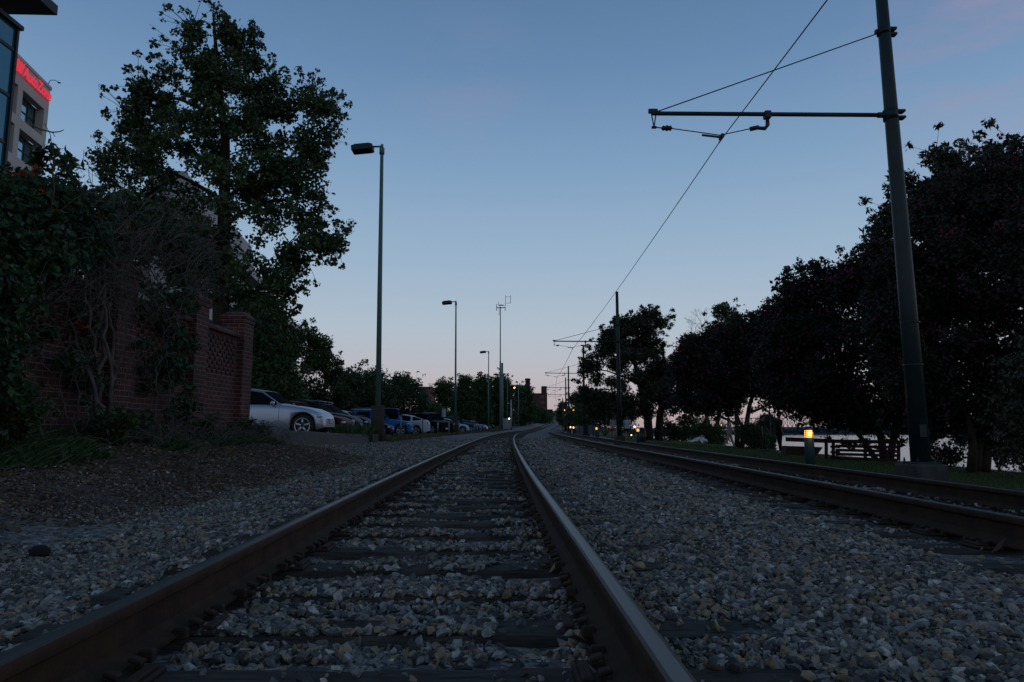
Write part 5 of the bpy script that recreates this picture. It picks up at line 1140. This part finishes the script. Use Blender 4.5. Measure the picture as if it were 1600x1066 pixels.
def person(label, px, D, height, yaw, pose, top, bottom, hairc, shorts=False, sleeves='short', dress=False, shoes=(.02, .02, .02), skin=None):
    """pose: dict lt, rt (thigh swing, + forward), lk, rk (knee bend), la, ra (arm swing), le, re (elbow bend). local: x forward, y left, z up"""
    x = P(px, 667, D).x; z = float(gz(x, D)); s = height/1.75; V = Vector
    def rotY(a, v): return V((v.x*math.cos(a)+v.z*-math.sin(a)*-1*-1, v.y, v.z*math.cos(a)+v.x*math.sin(a))) if False else Matrix.Rotation(-a, 3, 'Y') @ v
    pel = V((0, 0, .96)); J = {'pel': pel, 'waist': V((.0, 0, 1.10)), 'chest': V((.015, 0, 1.30)), 'neck': V((0, 0, 1.46)), 'hb': V((.02, 0, 1.53)), 'hm': V((.03, 0, 1.62)), 'ht': V((.02, 0, 1.70))}
    low = 1e9
    for sd, k in ((1, 'l'), (-1, 'r')):
        hip = V((0, .095*sd, .90)); th = rotY(pose.get(k+'t', 0), V((0, .01*sd, -.43))); kn = hip+th; sh = rotY(pose.get(k+'t', 0)-pose.get(k+'k', 0), V((0, 0, -.42))); an = kn+sh; ft = rotY(max(-.6, (pose.get(k+'t', 0)-pose.get(k+'k', 0))*.6), V((.17, .01*sd, -.05)))
        J[k+'hip'] = hip; J[k+'kn'] = kn; J[k+'an'] = an; J[k+'heel'] = an+V((-.03, 0, -.055)); J[k+'toe'] = an+ft
        sho = V((0, .18*sd, 1.42)); ua = rotY(pose.get(k+'a', 0), V((0, .045*sd, -.29))); el = sho+ua; fa = rotY(pose.get(k+'a', 0)+pose.get(k+'e', .15), V((0, .01*sd, -.25))); wr = el+fa; hd = rotY(pose.get(k+'a', 0)+pose.get(k+'e', .15), V((0, 0, -.085)))
        J[k+'sho'] = sho; J[k+'el'] = el; J[k+'wr'] = wr; J[k+'pm'] = wr+hd
        low = min(low, J[k+'toe'].z-.03, J[k+'heel'].z-.03)
    for q in J: J[q] = (J[q]-V((0, 0, low)))*s
    names = list(J); idx = {n: i for i, n in enumerate(names)}; verts = [J[n] for n in names]
    rad = {'pel': .125, 'waist': .112, 'chest': .128, 'neck': .055, 'hb': .065, 'hm': .085, 'ht': .06}
    for k in 'lr': rad.update({k+'hip': .085, k+'kn': .055, k+'an': .038, k+'heel': .035, k+'toe': .03, k+'sho': .06, k+'el': .04, k+'wr': .026, k+'pm': (.036, .02)})
    E = [('pel', 'waist'), ('waist', 'chest'), ('chest', 'neck'), ('neck', 'hb'), ('hb', 'hm'), ('hm', 'ht')]
    for k in 'lr': E += [('pel', k+'hip'), (k+'hip', k+'kn'), (k+'kn', k+'an'), (k+'an', k+'toe'), ('chest', k+'sho'), (k+'sho', k+'el'), (k+'el', k+'wr'), (k+'wr', k+'pm')]
    used = [n for n in names if n[1:] != 'heel']; idx = {n: i for i, n in enumerate(used)}; verts = [J[n] for n in used]; rads = [tuple(q*s for q in rad[n]) if hasattr(rad[n], '__len__') else rad[n]*s for n in used]; edges = [(idx[a], idx[b]) for a, b in E]
    for sd, k in ((1, 'l'), (-1, 'r')):   # fingers and thumb
        d = (J[k+'pm']-J[k+'wr']).normalized(); f = V((1, 0, 0)); f = (f-d*f.dot(d)).normalized()
        for j, (o_, L) in enumerate(((.028, .070), (.010, .080), (-.009, .076), (-.027, .060))):
            a = len(verts); p0 = J[k+'pm']+f*o_*s+d*.02*s; verts += [p0+d*L*.5*s, p0+d*L*.85*s-V((0, sd*.012, 0))*s]; rads += [.009*s, .007*s]; edges += [(idx[k+'pm'], a), (a, a+1)]
        a = len(verts); p0 = J[k+'wr']+d*.03*s+f*.03*s; verts += [p0+(f+d*.6)*.03*s, p0+(f*.7+d)*.055*s]; rads += [.011*s, .008*s]; edges += [(idx[k+'wr'], a), (a, a+1)]
    sk = skin or SKIN; body = skinmesh('person', verts, edges, rads, sk, None, idx['pel']); body.location = (x, D, z); body.rotation_euler = (0, 0, yaw); tag(body, label, 'person', 'people strolling on the lawn')
    def part(nm, ns, es, grow, m, cut=None):
        vs, rs, ix = [], [], {}
        for n in ns:
            p = J[n] if n in J else cut[n][0]; r = rad[n] if n in rad else cut[n][1]; r = tuple((q+grow)*s for q in r) if hasattr(r, '__len__') else (r+grow)*s; ix[n] = len(vs); vs.append(p); rs.append(r)
        skinmesh(nm, vs, [(ix[a], ix[b]) for a, b in es], rs, m, body, 0)
    cut = {}
    for k in 'lr':
        cut[k+'mid'] = (J[k+'sho'].lerp(J[k+'el'], .7), .052); cut[k+'thi'] = (J[k+'hip'].lerp(J[k+'kn'], .72), .075)
    if sleeves == 'long': sn = ['chest', 'waist', 'pel', 'neck', 'lsho', 'lel', 'lwr', 'rsho', 'rel', 'rwr']; se = [('chest', 'waist'), ('waist', 'pel'), ('chest', 'neck'), ('chest', 'lsho'), ('lsho', 'lel'), ('lel', 'lwr'), ('chest', 'rsho'), ('rsho', 'rel'), ('rel', 'rwr')]
    else: sn = ['chest', 'waist', 'pel', 'lsho', 'lmid', 'rsho', 'rmid']; se = [('chest', 'waist'), ('waist', 'pel'), ('chest', 'lsho'), ('lsho', 'lmid'), ('chest', 'rsho'), ('rsho', 'rmid')]
    sb = MB(); pe, ch = J['pel'], J['chest']; lean = (ch-pe); rings = [((-.12 if shorts else -.20), .185, .135), (-.08, .178, .128), (.12, .158, .118), (.30, .175, .128), (.40, .195, .130), (.475, .165, .105), (.50, .075, .07)]; nn = 18; vs = []
    for dz, wy, wx in rings:
        c = pe+lean.normalized()*dz*s
        for q in range(nn): a = 2*math.pi*q/nn; vs.append(c+V((math.cos(a)*wx, math.sin(a)*wy, .012*math.sin(3*a) if dz < -.15 else 0))*s)
    sb.add(vs, [(i*nn+q, i*nn+(q+1) % nn, (i+1)*nn+(q+1) % nn, (i+1)*nn+q) for i in range(len(rings)-1) for q in range(nn)]+[tuple(range(nn-1, -1, -1))], 0, True)
    for k in 'lr':
        a, b_, c = J[k+'sho'], J[k+'el'], J[k+'wr']; inn = a+(J['chest']-a)*.35+V((0, 0, .03))*s
        if sleeves == 'long': sb.tube([inn, a, a.lerp(b_, .5), b_, c], [.06*s, .064*s, .054*s, .046*s, .034*s], 12)
        else: sb.tube([inn, a, a.lerp(b_, .5), a.lerp(b_, .78)], [.06*s, .064*s, .056*s, .054*s], 12)
    sb.build('shirt', top, body)
    cut['wst'] = (J['pel']+V((0, 0, .03))*s, .10); cut['crotch'] = (J['pel']-V((0, 0, .05))*s, .115)
    if shorts: part('shorts', ['crotch', 'wst', 'lhip', 'lthi', 'rhip', 'rthi'], [('wst', 'crotch'), ('crotch', 'lhip'), ('lhip', 'lthi'), ('crotch', 'rhip'), ('rhip', 'rthi')], .022, bottom, cut)
    else: part('trousers', ['crotch', 'wst', 'lhip', 'lkn', 'lan', 'rhip', 'rkn', 'ran'], [('wst', 'crotch'), ('crotch', 'lhip'), ('lhip', 'lkn'), ('lkn', 'lan'), ('crotch', 'rhip'), ('rhip', 'rkn'), ('rkn', 'ran')], .02, bottom, cut)
    hm = J['hm']; hb = MB(); hb.sphere((hm.x-.03*s, 0, hm.z+.035*s), 1, 12, 0, (.098*s, .088*s, .095*s)); 
    if hairc[1]: hb.sphere((hm.x-.07*s, 0, hm.z-.10*s), 1, 10, 0, (.05*s, .075*s, .16*s))
    hb.build('hair', mat('hair', hairc[0], .7), body)
    fc = MB(); fx = hm.x+.085*s
    fc.tube([(fx-.01*s, 0, hm.z+.01*s), (fx+.022*s, 0, hm.z-.03*s)], [.008*s, .014*s], 6); fc.box((fx-.004*s, 0, hm.z-.065*s), (.012*s, .045*s, .010*s))
    for q in (1, -1): fc.sphere((fx-.01*s, q*.032*s, hm.z+.0), .012*s, 6); fc.sphere((hm.x, q*.082*s, hm.z-.01*s), .024*s, 6)
    fc.build('face', sk, body)
    sh = MB()
    for k in 'lr':
        a, t = J[k+'an'], J[k+'toe']; sh.tube([a+V((-.045, 0, -.045))*s, a.lerp(t, .4)+V((0, 0, -.02))*s, t+V((.03, 0, .0))*s], [.042*s, .044*s, .032*s], 8)
    sh.build('shoes', mat('shoes', shoes, .7), body)
    return body
person('person in beige shirt and long beige trousers walking beside the farthest crape myrtle', 1139, 37, 1.66, R(-15), dict(lt=.35, rt=-.32, lk=.12, rk=.25, la=-.3, ra=.3, le=.3, re=.3), cloth('beige shirt', (.34, .27, .235)), cloth('beige trousers', (.31, .24, .205)), ((.02, .015, .012), True), sleeves='long', shoes=(.06, .05, .04))
person('person in dark top and olive trousers with bare arms, left of the person in black', 1191, 33.5, 1.74, R(-20), dict(lt=.12, rt=-.1, la=.35, ra=-.05, le=.3, re=.1), cloth('dark top', (.015, .014, .02)), cloth('olive trousers', (.03, .035, .02)), ((.01, .008, .008), False))
person('person dressed all in black standing on the lawn, in front of the river', 1217, 32, 1.82, R(10), dict(lt=.10, rt=-.06, la=.1, ra=-.1, le=.25, re=.3), cloth('black shirt', (.008, .008, .010)), cloth('black trousers', (.007, .007, .009)), ((.008, .006, .006), False), shoes=(.3, .32, .34))
person('person in grey top and red shorts on the path beside the second trolley pole', 958, 53, 1.70, R(80), dict(lt=.3, rt=-.28, lk=.1, rk=.3, la=-.3, ra=.3, le=.4, re=.4), cloth('grey top', (.26, .26, .27)), cloth('red shorts', (.40, .03, .035)), ((.02, .015, .012), False), shorts=True, shoes=(.3, .08, .08))
person('person in pale blue top and black shorts, right of the second trolley pole', 980, 50, 1.76, R(-95), dict(lt=-.28, rt=.3, lk=.3, rk=.1, la=.3, ra=-.3, le=.5, re=.5), cloth('pale top', (.40, .50, .56)), cloth('black shorts', (.01, .01, .012)), ((.015, .012, .01), False), shorts=True)
person('dark-clothed person standing right of the magnolia trunks', 1047, 62, 1.75, R(190), dict(la=.1, ra=.1), cloth('charcoal jacket', (.014, .014, .02)), cloth('charcoal trousers', (.012, .012, .016)), ((.01, .01, .01), False), sleeves='long')

# white bundle and teal bin by the second bollard
def bits():
    b = P(1090, 690, 60); z = float(gz(b.x, 60)); root = empty('white_tent', (b.x, 60, z), 0, 'small crumpled white sheet lying on the grass left of the walking person', 'sheet'); g = random.Random(3); mb = MB()
    vs = []; n = 9
    for i in range(n):
        for j in range(n): u, v = i/(n-1)-.5, j/(n-1)-.5; vs.append((u*1.5, v*1.0, .30*max(0, 1-1.6*math.hypot(u-.15, v))+.24*g.random()))
    mb.add(vs, [(i*n+j, (i+1)*n+j, (i+1)*n+j+1, i*n+j+1) for i in range(n-1) for j in range(n-1)]); o = mb.build('cloth', mat('white cloth', (.55, .56, .58), .9), root); sm = o.modifiers.new('thick', 'SOLIDIFY'); sm.thickness = .02
    b = P(1003, 690, 44); r = empty('park_bin', (b.x, 44, float(gz(b.x, 44))), 0, 'teal and olive litter bin right of the second bollard', 'bin'); MB().lathe([(.24, 0), (.27, .55), (.28, .78)], (0, 0, 0), 16).build('body', TEAL, r); MB().lathe([(.285, .35), (.29, .36), (.29, .55), (.285, .56)], (0, 0, 0), 16).build('band', mat('olive band', (.08, .08, .02), .7), r); MB().lathe([(.30, .78), (.28, .86), (.1, .95), (.001, .96)], (0, 0, 0), 16).build('lid', TEAL, r)
    # one dark burnt lump and a few dropped stones left of the first track
    p = (-2.75, 4.1); z = float(gz(*p)); mb = MB(); mb.sphere((0, 0, 0), 1, 10, 0, (.062, .05, .042)); mb.v = [(x*(1+.3*mnoise.noise(Vector((x, y, z_))*22)), y*(1+.3*mnoise.noise(Vector((y, x, z_))*22)), z_) for x, y, z_ in mb.v]; o = mb.build('dark_lump', mat('tar lump', (.008, .008, .009), .9)); o.location = (p[0], p[1], z+.03); tag(o, 'single black lump of tar lying on the fine gravel left of the track', 'lump')
    # curled dead magnolia leaves by the right track
    m = mat('dead magnolia leaf', (.10, .05, .03), .7, 0, .3, (20, .5, (.05, .03, .02)))
    for i, (px, py, D, lab) in enumerate(((1552, 838, 3.72, 'large curled dead leaf standing up beside the right track'), (1478, 775, 5.4, 'curled brown leaf between the right track\'s rails'), (1395, 768, 6.2, 'small curled leaf between the right track\'s rails, left of the others'), (1130, 975, 2.0, 'curled tan leaf on the ballast right of the near rail'))):
        q = P(px, py, D); zz = float(gz(q.x, D))+.03; mb = MB(); vs = []; n = 7
        for a in range(n):
            t = a/(n-1); w = .028*math.sin(math.pi*min(1, t*.93+.07))**.7
            for bb in (-1, -.5, 0, .5, 1): vs.append((t*.15, bb*w, .02+.045*t*t+.02*bb*bb))
        mb.add(vs, [(a*5+b_, (a+1)*5+b_, (a+1)*5+b_+1, a*5+b_+1) for a in range(n-1) for b_ in range(4)], 0, True); o = mb.build('dead_leaf', m); o.scale = [(.7,)*3, (.6,)*3, (.6,)*3, (.4,)*3][i]; o.location = (q.x, D, zz); o.rotation_euler = (.3*i, -.5 if i == 0 else -.1, 1.2*i); tag(o, lab, 'leaf', 'large dead leaves on the ballast')
bits()

# ------------------------------------------------------------------ far buildings, bridge, far bank
def plane_uv(px, py, P0, d):
    "hit of the view ray with the vertical plane through P0 along d -> (u along d, height)"
    r, u = px-800, 533-py; v = Vector((r, F*math.cos(TH)-u*math.sin(TH), F*math.sin(TH)+u*math.cos(TH))); n = Vector((d.y, -d.x, 0)); t = (P0-Vector((0, 0, H))).dot(n)/v.dot(n); q = Vector((0, 0, H))+v*t
    return (q-P0).dot(d), q.z
CONC = mat('pale concrete cladding', (.52, .47, .43), .8, 0, .3, (.4, .5, (.42, .38, .35)), (3, .1, .02))
WGL = mat('office glass', (.26, .40, .48), .08, .9, .8); FRM = mat('window frame', (.04, .045, .05), .5, .4)
def sign_building():
    far = P(78.5, 141, 75); far.z = 0; vx = (610-800)/F; d = Vector((-vx, -1, 0)).normalized()  # towards the camera
    top = P(78.5, 140.7, 75).z; root = empty('office_building', (far.x, far.y, 0), 0, 'pale concrete office block with deep windows and a red illuminated rooftop sign', 'building')
    nrm = Vector((-d.y, d.x, 0)); nrm = nrm if nrm.x > 0 else -nrm; ang = math.atan2(d.y, d.x)
    def uv(px, py): return plane_uv(px, py, far, d)
    def box(mb, u0, u1, z0, z1, n0, n1, mi=0):   # n measured inwards from the facade
        c = d*((u0+u1)/2)-nrm*((n0+n1)/2); mb.box((c.x, c.y, (z0+z1)/2), (abs(u1-u0), abs(n1-n0), z1-z0), ang, mi)
    uw1, zw1 = uv(69.3, 169.4); uw0, zw0 = uv(36.3, 142.4); _, zb = uv(65, 212.5); _, z2 = uv(64, 227); un1, _ = uv(28.7, 135.6)
    ztopw = (zw1+zw0)/2; fl = ztopw-z2; wh = ztopw-zb; bay = (un1-uw0)+(uw0-uw1); print('bldg', uw1, uw0, un1, ztopw, zb, z2, top, fl)
    Lu = bay*5+uw1; mb = MB(); box(mb, 0, Lu, ztopw, top, 0, .8)                       # parapet band
    nf = int(ztopw/fl)+1
    for k in range(nf):
        a = ztopw-fl*k-wh; c = ztopw-fl*(k+1)
        box(mb, 0, Lu, max(c, 0), a, .003, .8)
        for j in range(-1, 5):
            u0 = (uw1+bay*j+(uw0-uw1)) if j >= 0 else 0; u1 = (uw1+bay*(j+1)) if j >= 0 else uw1
            box(mb, u0, u1, a, a+wh, 0, 1.6)
    box(mb, 0, Lu, 0, top-.01, 1.75, 14)
    mb.build('wall', CONC, root)
    mb = MB(); box(mb, -.15, Lu, top-.002, top+.35, -.12, 14.2); mb.build('roof', CONC, root)
    for k in range(3):
        for j in range(3):
            a = ztopw-fl*k-wh; u0 = uw1+bay*j; u1 = u0+(uw0-uw1); w = MB(); box(w, u0, u1, a, a+wh, .95, 1.05); wo = w.build('window', WGL, root); f = MB()
            for t in (0, .33, .66, 1): box(f, u0+(u1-u0-.12)*t, u0+(u1-u0-.12)*t+.12, a, a+wh, .86, .96)
            for t in (0, .5, 1): box(f, u0+.121, u1-.121, a+(wh-.12)*t, a+(wh-.12)*t+.12, .865, .955)
            f.build('frame', FRM, wo)
    # sign: italic red letters and speed stripes to their left
    RED = mat('red sign light', (.5, .02, .03), .5, 0, .5, None, None, (1, .045, .085), .52)
    ue, ze = uv(79.4, 157.6); us, zs = uv(36, 121); L = us-.2; uA, zt_ = uv(38, 109)
    cu = bpy.data.curves.new('letters', 'FONT'); cu.body = 'AutoZone'; cu.extrude = .04; cu.offset = .012; cu.shear = .35; cu.size = 1.0; cu.space_character = .98
    to = bpy.data.objects.new('tmp', cu); COL.objects.link(to); bpy.context.view_layer.update(); me = bpy.data.meshes.new_from_object(to.evaluated_get(bpy.context.evaluated_depsgraph_get())); bpy.data.objects.remove(to)
    co = np.empty(len(me.vertices)*3); me.vertices.foreach_get('co', co); co = co.reshape(-1, 3); w = co[:, 0].max()-co[:, 0].min(); hgt = co[:, 1].max()-co[:, 1].min()
    tw = (L-.2)*1.16; th = tw/w*hgt; base = top-th*1.25-.3; sc_ = tw/w
    print('sign', tw, th, top)
    # text runs away from the camera: local x -> -d
    P3 = []
    for a, b_, c_ in co:
        q = d*(.15+tw-(a-co[:, 0].min())*sc_)+nrm*(.25+c_*1.2); P3.append((q.x, q.y, base+(b_-co[:, 1].min())*sc_*1.25))
    me.vertices.foreach_set('co', np.array(P3).ravel()); me.materials.clear(); me.materials.append(RED); me.update(); lo = bpy.data.objects.new('sign_letters', me); COL.objects.link(lo); lo.parent = root
    st = MB(); u = .15+tw+.35; th *= 1.25; cols = [.2, .25, .32, .42, .55, .75, 1.0]
    for k, wd in enumerate(cols):
        sh = .35*th; vs = []
        for nn in (.13, .37):
            for (uu, zz) in ((u, base), (u+wd, base), (u+wd-sh, base+th), (u-sh, base+th)): q = d*uu+nrm*nn; vs.append((q.x, q.y, zz))
        st.add(vs, [(0, 1, 2, 3), (7, 6, 5, 4), (0, 4, 5, 1), (1, 5, 6, 2), (2, 6, 7, 3), (3, 7, 4, 0)]); u += wd+.28
    st.build('sign_stripes', RED, root)
    ar = MB(); q0 = d*.6; ar.tube([(q0.x, q0.y, top+.3), (q0.x+nrm.x*.2, q0.y+nrm.y*.2, top+.9), (q0.x+nrm.x*.7, q0.y+nrm.y*.7, top+.95), (q0.x+nrm.x*1.1, q0.y+nrm.y*1.1, top+.75)], .04, 6); ar.box((q0.x+nrm.x*1.15, q0.y+nrm.y*1.15, top+.68), (.3, .2, .14), 0, 0, None, .04); ar.build('roof_lamp', FRM, root)
sign_building()
def glass_tower():
    # nearer glass tower at the left frame edge with a projecting roof
    D = 44; c = P(20.5, 100, D); x = c.x; root = empty('glass_tower', (x-6, D-4, 0), 0, 'teal glass tower corner with dark projecting roof slab at the upper left edge', 'building'); ox, oy = root.location.x, root.location.y
    zt = P(16, 42, D).z; zr = P(18, 10, D).z; zmid = P(22, 44, D).z; g = mat('teal tower glass', (.04, .16, .22), .08, .5, .8); dk = mat('tower mullions', (.02, .022, .028), .5, .4)
    MB().box((x-6-ox, D-5-oy, zmid/2), (12, 10, zmid), 0, 0).build('curtain_wall', g, root)
    mb = MB()
    for zz in np.arange(3, zmid, 3.3): mb.box((x-6-ox, D-5-oy, zz), (12.16, 10.16, .22))
    for yy in np.arange(D-10, D+.1, 2.0): mb.box((x+.03-ox, yy-oy, zmid/2), (.14, .12, zmid))
    mb.box((x+.05-ox, D+.03-oy, zmid/2), (.2, .2, zmid)); mb.box((x-6-ox, D-5-oy, zmid+.1), (12.6, 10.6, .3)); mb.build('mullions', dk, root)
    ph = zr-zmid+2.0; MB().box((x-6.8-ox, D-5.2-oy, zmid+ph/2), (11, 9.4, ph)).build('penthouse', dk, root)
    r = P(82, 17.5, D); a = MB(); x1 = r.x; zc = r.z; vs = [(x-8-ox, D+.5-oy, P(19, 12.5, D).z), (x1-ox, D+.5-oy, zc), (x1-ox, D-9-oy, zc), (x-8-ox, D-9-oy, P(19, 12.5, D).z)]; vs = vs+[(p[0], p[1], p[2]+.7) for p in vs]
    a.add(vs, [(3, 2, 1, 0), (4, 5, 6, 7), (0, 1, 5, 4), (1, 2, 6, 5), (2, 3, 7, 6), (3, 0, 4, 7)]); a.build('roof_slab', dk, root)
glass_tower()
def apartment():
    far = P(416, 408, 105); far.z = 0; d = Vector(((800-640)/F, -1, 0)).normalized(); top = P(416, 408, 105).z; root = empty('apartment_block', (far.x, far.y, 0), 0, 'white balconied apartment block glimpsed behind the tall tree', 'building'); nrm = Vector((-d.y, d.x, 0)); nrm = nrm if nrm.x > 0 else -nrm; ang = math.atan2(d.y, d.x)
    m = mat('white render', (.45, .44, .42), .8, 0, .3, (.5, .4, (.36, .35, .34)))
    def box(mb, u0, u1, z0, z1, n0, n1): c = d*((u0+u1)/2)-nrm*((n0+n1)/2); mb.box((c.x, c.y, (z0+z1)/2), (abs(u1-u0), abs(n1-n0), z1-z0), ang)
    Lb = 34; mb = MB(); box(mb, 0, Lb, 0, top-1.2, 1.6, 6); mb.build('wall', m, root); mb = MB(); box(mb, 2, Lb, top-1.2, top+1.6, 1.8, 5.5); mb.build('roof', m, root)
    for k in range(1, int(top/3.1)):
        z = top-1.2-3.1*k; s = MB(); box(s, -.1, Lb, z, z+1.15, -.05, .12); box(s, -.1, Lb, z-.15, z-.001, -.05, 1.6); s.build('balcony', m, root); w = MB()
        for j in range(8): box(w, .8+4.2*j, 3.9+4.2*j, z+.02, z+2.55, 1.52, 1.597)
        w.build('window', WGL, root)
apartment()
def brick_block(name, label, px0, px1, py_top, D, depth, floors, extra=None, basez=0, c=(.10, .045, .04)):
    a, b = P(px0, py_top, D), P(px1, py_top, D); w = b.x-a.x; h = a.z-basez; root = empty(name, ((a.x+b.x)/2, D, basez), 0, label, 'building'); m = mat('far brick', c, .9, 0, .2, (.5, .5, tuple(v*.7 for v in c)))
    MB().box((0, depth/2, h/2), (w, depth, h)).build('wall', m, root); MB().box((0, depth/2, h+.2), (w+.4, depth+.4, .4)).build('roof', m, root); fh = h/floors; n = max(2, int(w/3))
    for k in range(floors):
        for j in range(n): MB().box((-w/2+w*(j+.5)/n, -.02, fh*(k+.55)), (w/n*.4, .1, fh*.5)).build('window', M['dark_window'], root)
    if extra: extra(root, w, h, m)
    return root
brick_block('brick_tower_block', 'reddish brick tower block beyond the white fastback, behind trees', 657, 674, 606, 260, 14, 5, None, 0, (.17, .085, .075))
brick_block('brick_low_block', 'low brick building with pale door left of the tower block', 645, 660, 640, 150, 10, 1, None, 0, (.14, .07, .065))
def wh(root, w, h, m):
    u = 300/F; MB().box((w/2-4*u, 6, h+1.9), (8*u, 6, 3.6)).build('stair_head', m, root)
brick_block('warehouse', 'big dark brick warehouse standing left of the far track bend', 826, 855, 616, 300, 20, 5, wh, 2)
def chimney():
    p = P(824.5, 592, 330); root = empty('factory_chimney', (p.x, 330, 2.5), 0, 'dark factory chimney above the last poplar', 'chimney'); h = p.z-2.5; MB().lathe([(1.6, 0), (1.15, h*.9), (1.2, h-.8), (1.35, h-.6), (1.35, h)], (0, 0, 0), 16).build('stack', mat('dark brick stack', (.03, .022, .025), .9), root); MB().lathe([(1.2, h), (1.2, h+.15)], (0, 0, 0), 12).build('flue', M['iron'], root)
chimney()
def far_wall():
    a = P(850, 640, 330); mb = MB(); root = empty('flood_wall', (a.x, 330, 2), 0, 'far pale brick wall end left of the levee slope', 'wall'); q = P(863, 640, 330); MB().box(((q.x-a.x)/2, 0, (a.z-2)/2), (q.x-a.x, 6, a.z-2)).build('wall', mat('far dark wall', (.05, .04, .04), .9), root)
far_wall()
def levee():
    ya = 440; x0, x1 = P(858, 667, ya).x, P(874, 667, ya).x; xs = np.linspace(x0, x1, 14); ys = np.linspace(380, 470, 14); V = []
    for y in ys:
        for x in xs:
            V.append((x+(y-440)*.05, y, float(gz(x, y))+.02))
    return
def bridge():
    D = 760; root = empty('truss_bridge', (P(1300, 660, D).x, D, -7), 0, 'long dark steel truss bridge over the river beyond the people', 'bridge'); m = mat('bridge steel', (.06, .07, .09), .8); ox, oz = root.location.x, -7
    x0, x1 = P(1060, 667, D).x, P(1800, 667, D).x; zt, zb = P(1200, 653.5, D).z, P(1200, 668, D).z; mb = MB(); n = 104; st = (x1-x0)/n
    def bar(a, b, r): mb.tube([(a[0]-ox, a[1], a[2]-oz), (b[0]-ox, b[1], b[2]-oz)], r, 4, smooth=False)
    for dy in (0, 12):
        bar((x0, dy, zt), (x1, dy, zt), .45); bar((x0, dy, zb), (x1, dy, zb), .7)
        for i in range(n+1):
            x = x0+st*i; bar((x, dy, zb), (x, dy, zt), .22)
            if i < n: bar((x, dy, zb if i % 2 else zt), (x+st, dy, zt if i % 2 else zb), .26)
    mb.build('truss', m, root); MB().box(((x0+x1)/2-ox, 6, zb-oz-.6), (x1-x0, 13, .9)).build('deck', m, root)
    for i in range(6): x = x0+40+(x1-x0-60)*i/5; MB().box((x-ox, 6, (zb-oz)/2-1.5), (3.5, 9, zb-oz-1.5), 0, 0, None, .3).build('bridge_pier', CONC, root)
bridge()
def far_bank():
    g = np.random.default_rng(77); D = 670; n = 26000; x = g.uniform(P(980, 667, D).x, P(2100, 667, D).x, n); y = g.uniform(D, D+40, n); top = 4.6+1.2*np.sin(x*.05)+.9*np.sin(x*.17+1)+.5*np.sin(x*.6); z = -7+top*g.random(n)**.8
    v, f = leaf_verts(np.stack([x, y, z], 1), 2.2, .8, 0, g); o = npmesh('far_bank_trees', v, f, leafmat('haze-tinted far bank leaves', (.03, .055, .07), (.05, .08, .095)), None, g.random(n)); tag(o, 'hazy blue band of trees on the far river bank', 'trees', None, 'stuff')  # distance haze is put into the blue leaf colour; no air volume
    mb = MB(); mb.box((P(1540, 667, D).x, D+60, -6.4), (900, 120, 2.2)); tag(mb.build('far_bank', mat('far bank soil', (.04, .05, .05), .9)), kind='structure')
far_bank()
print('objects', len(SC.objects))
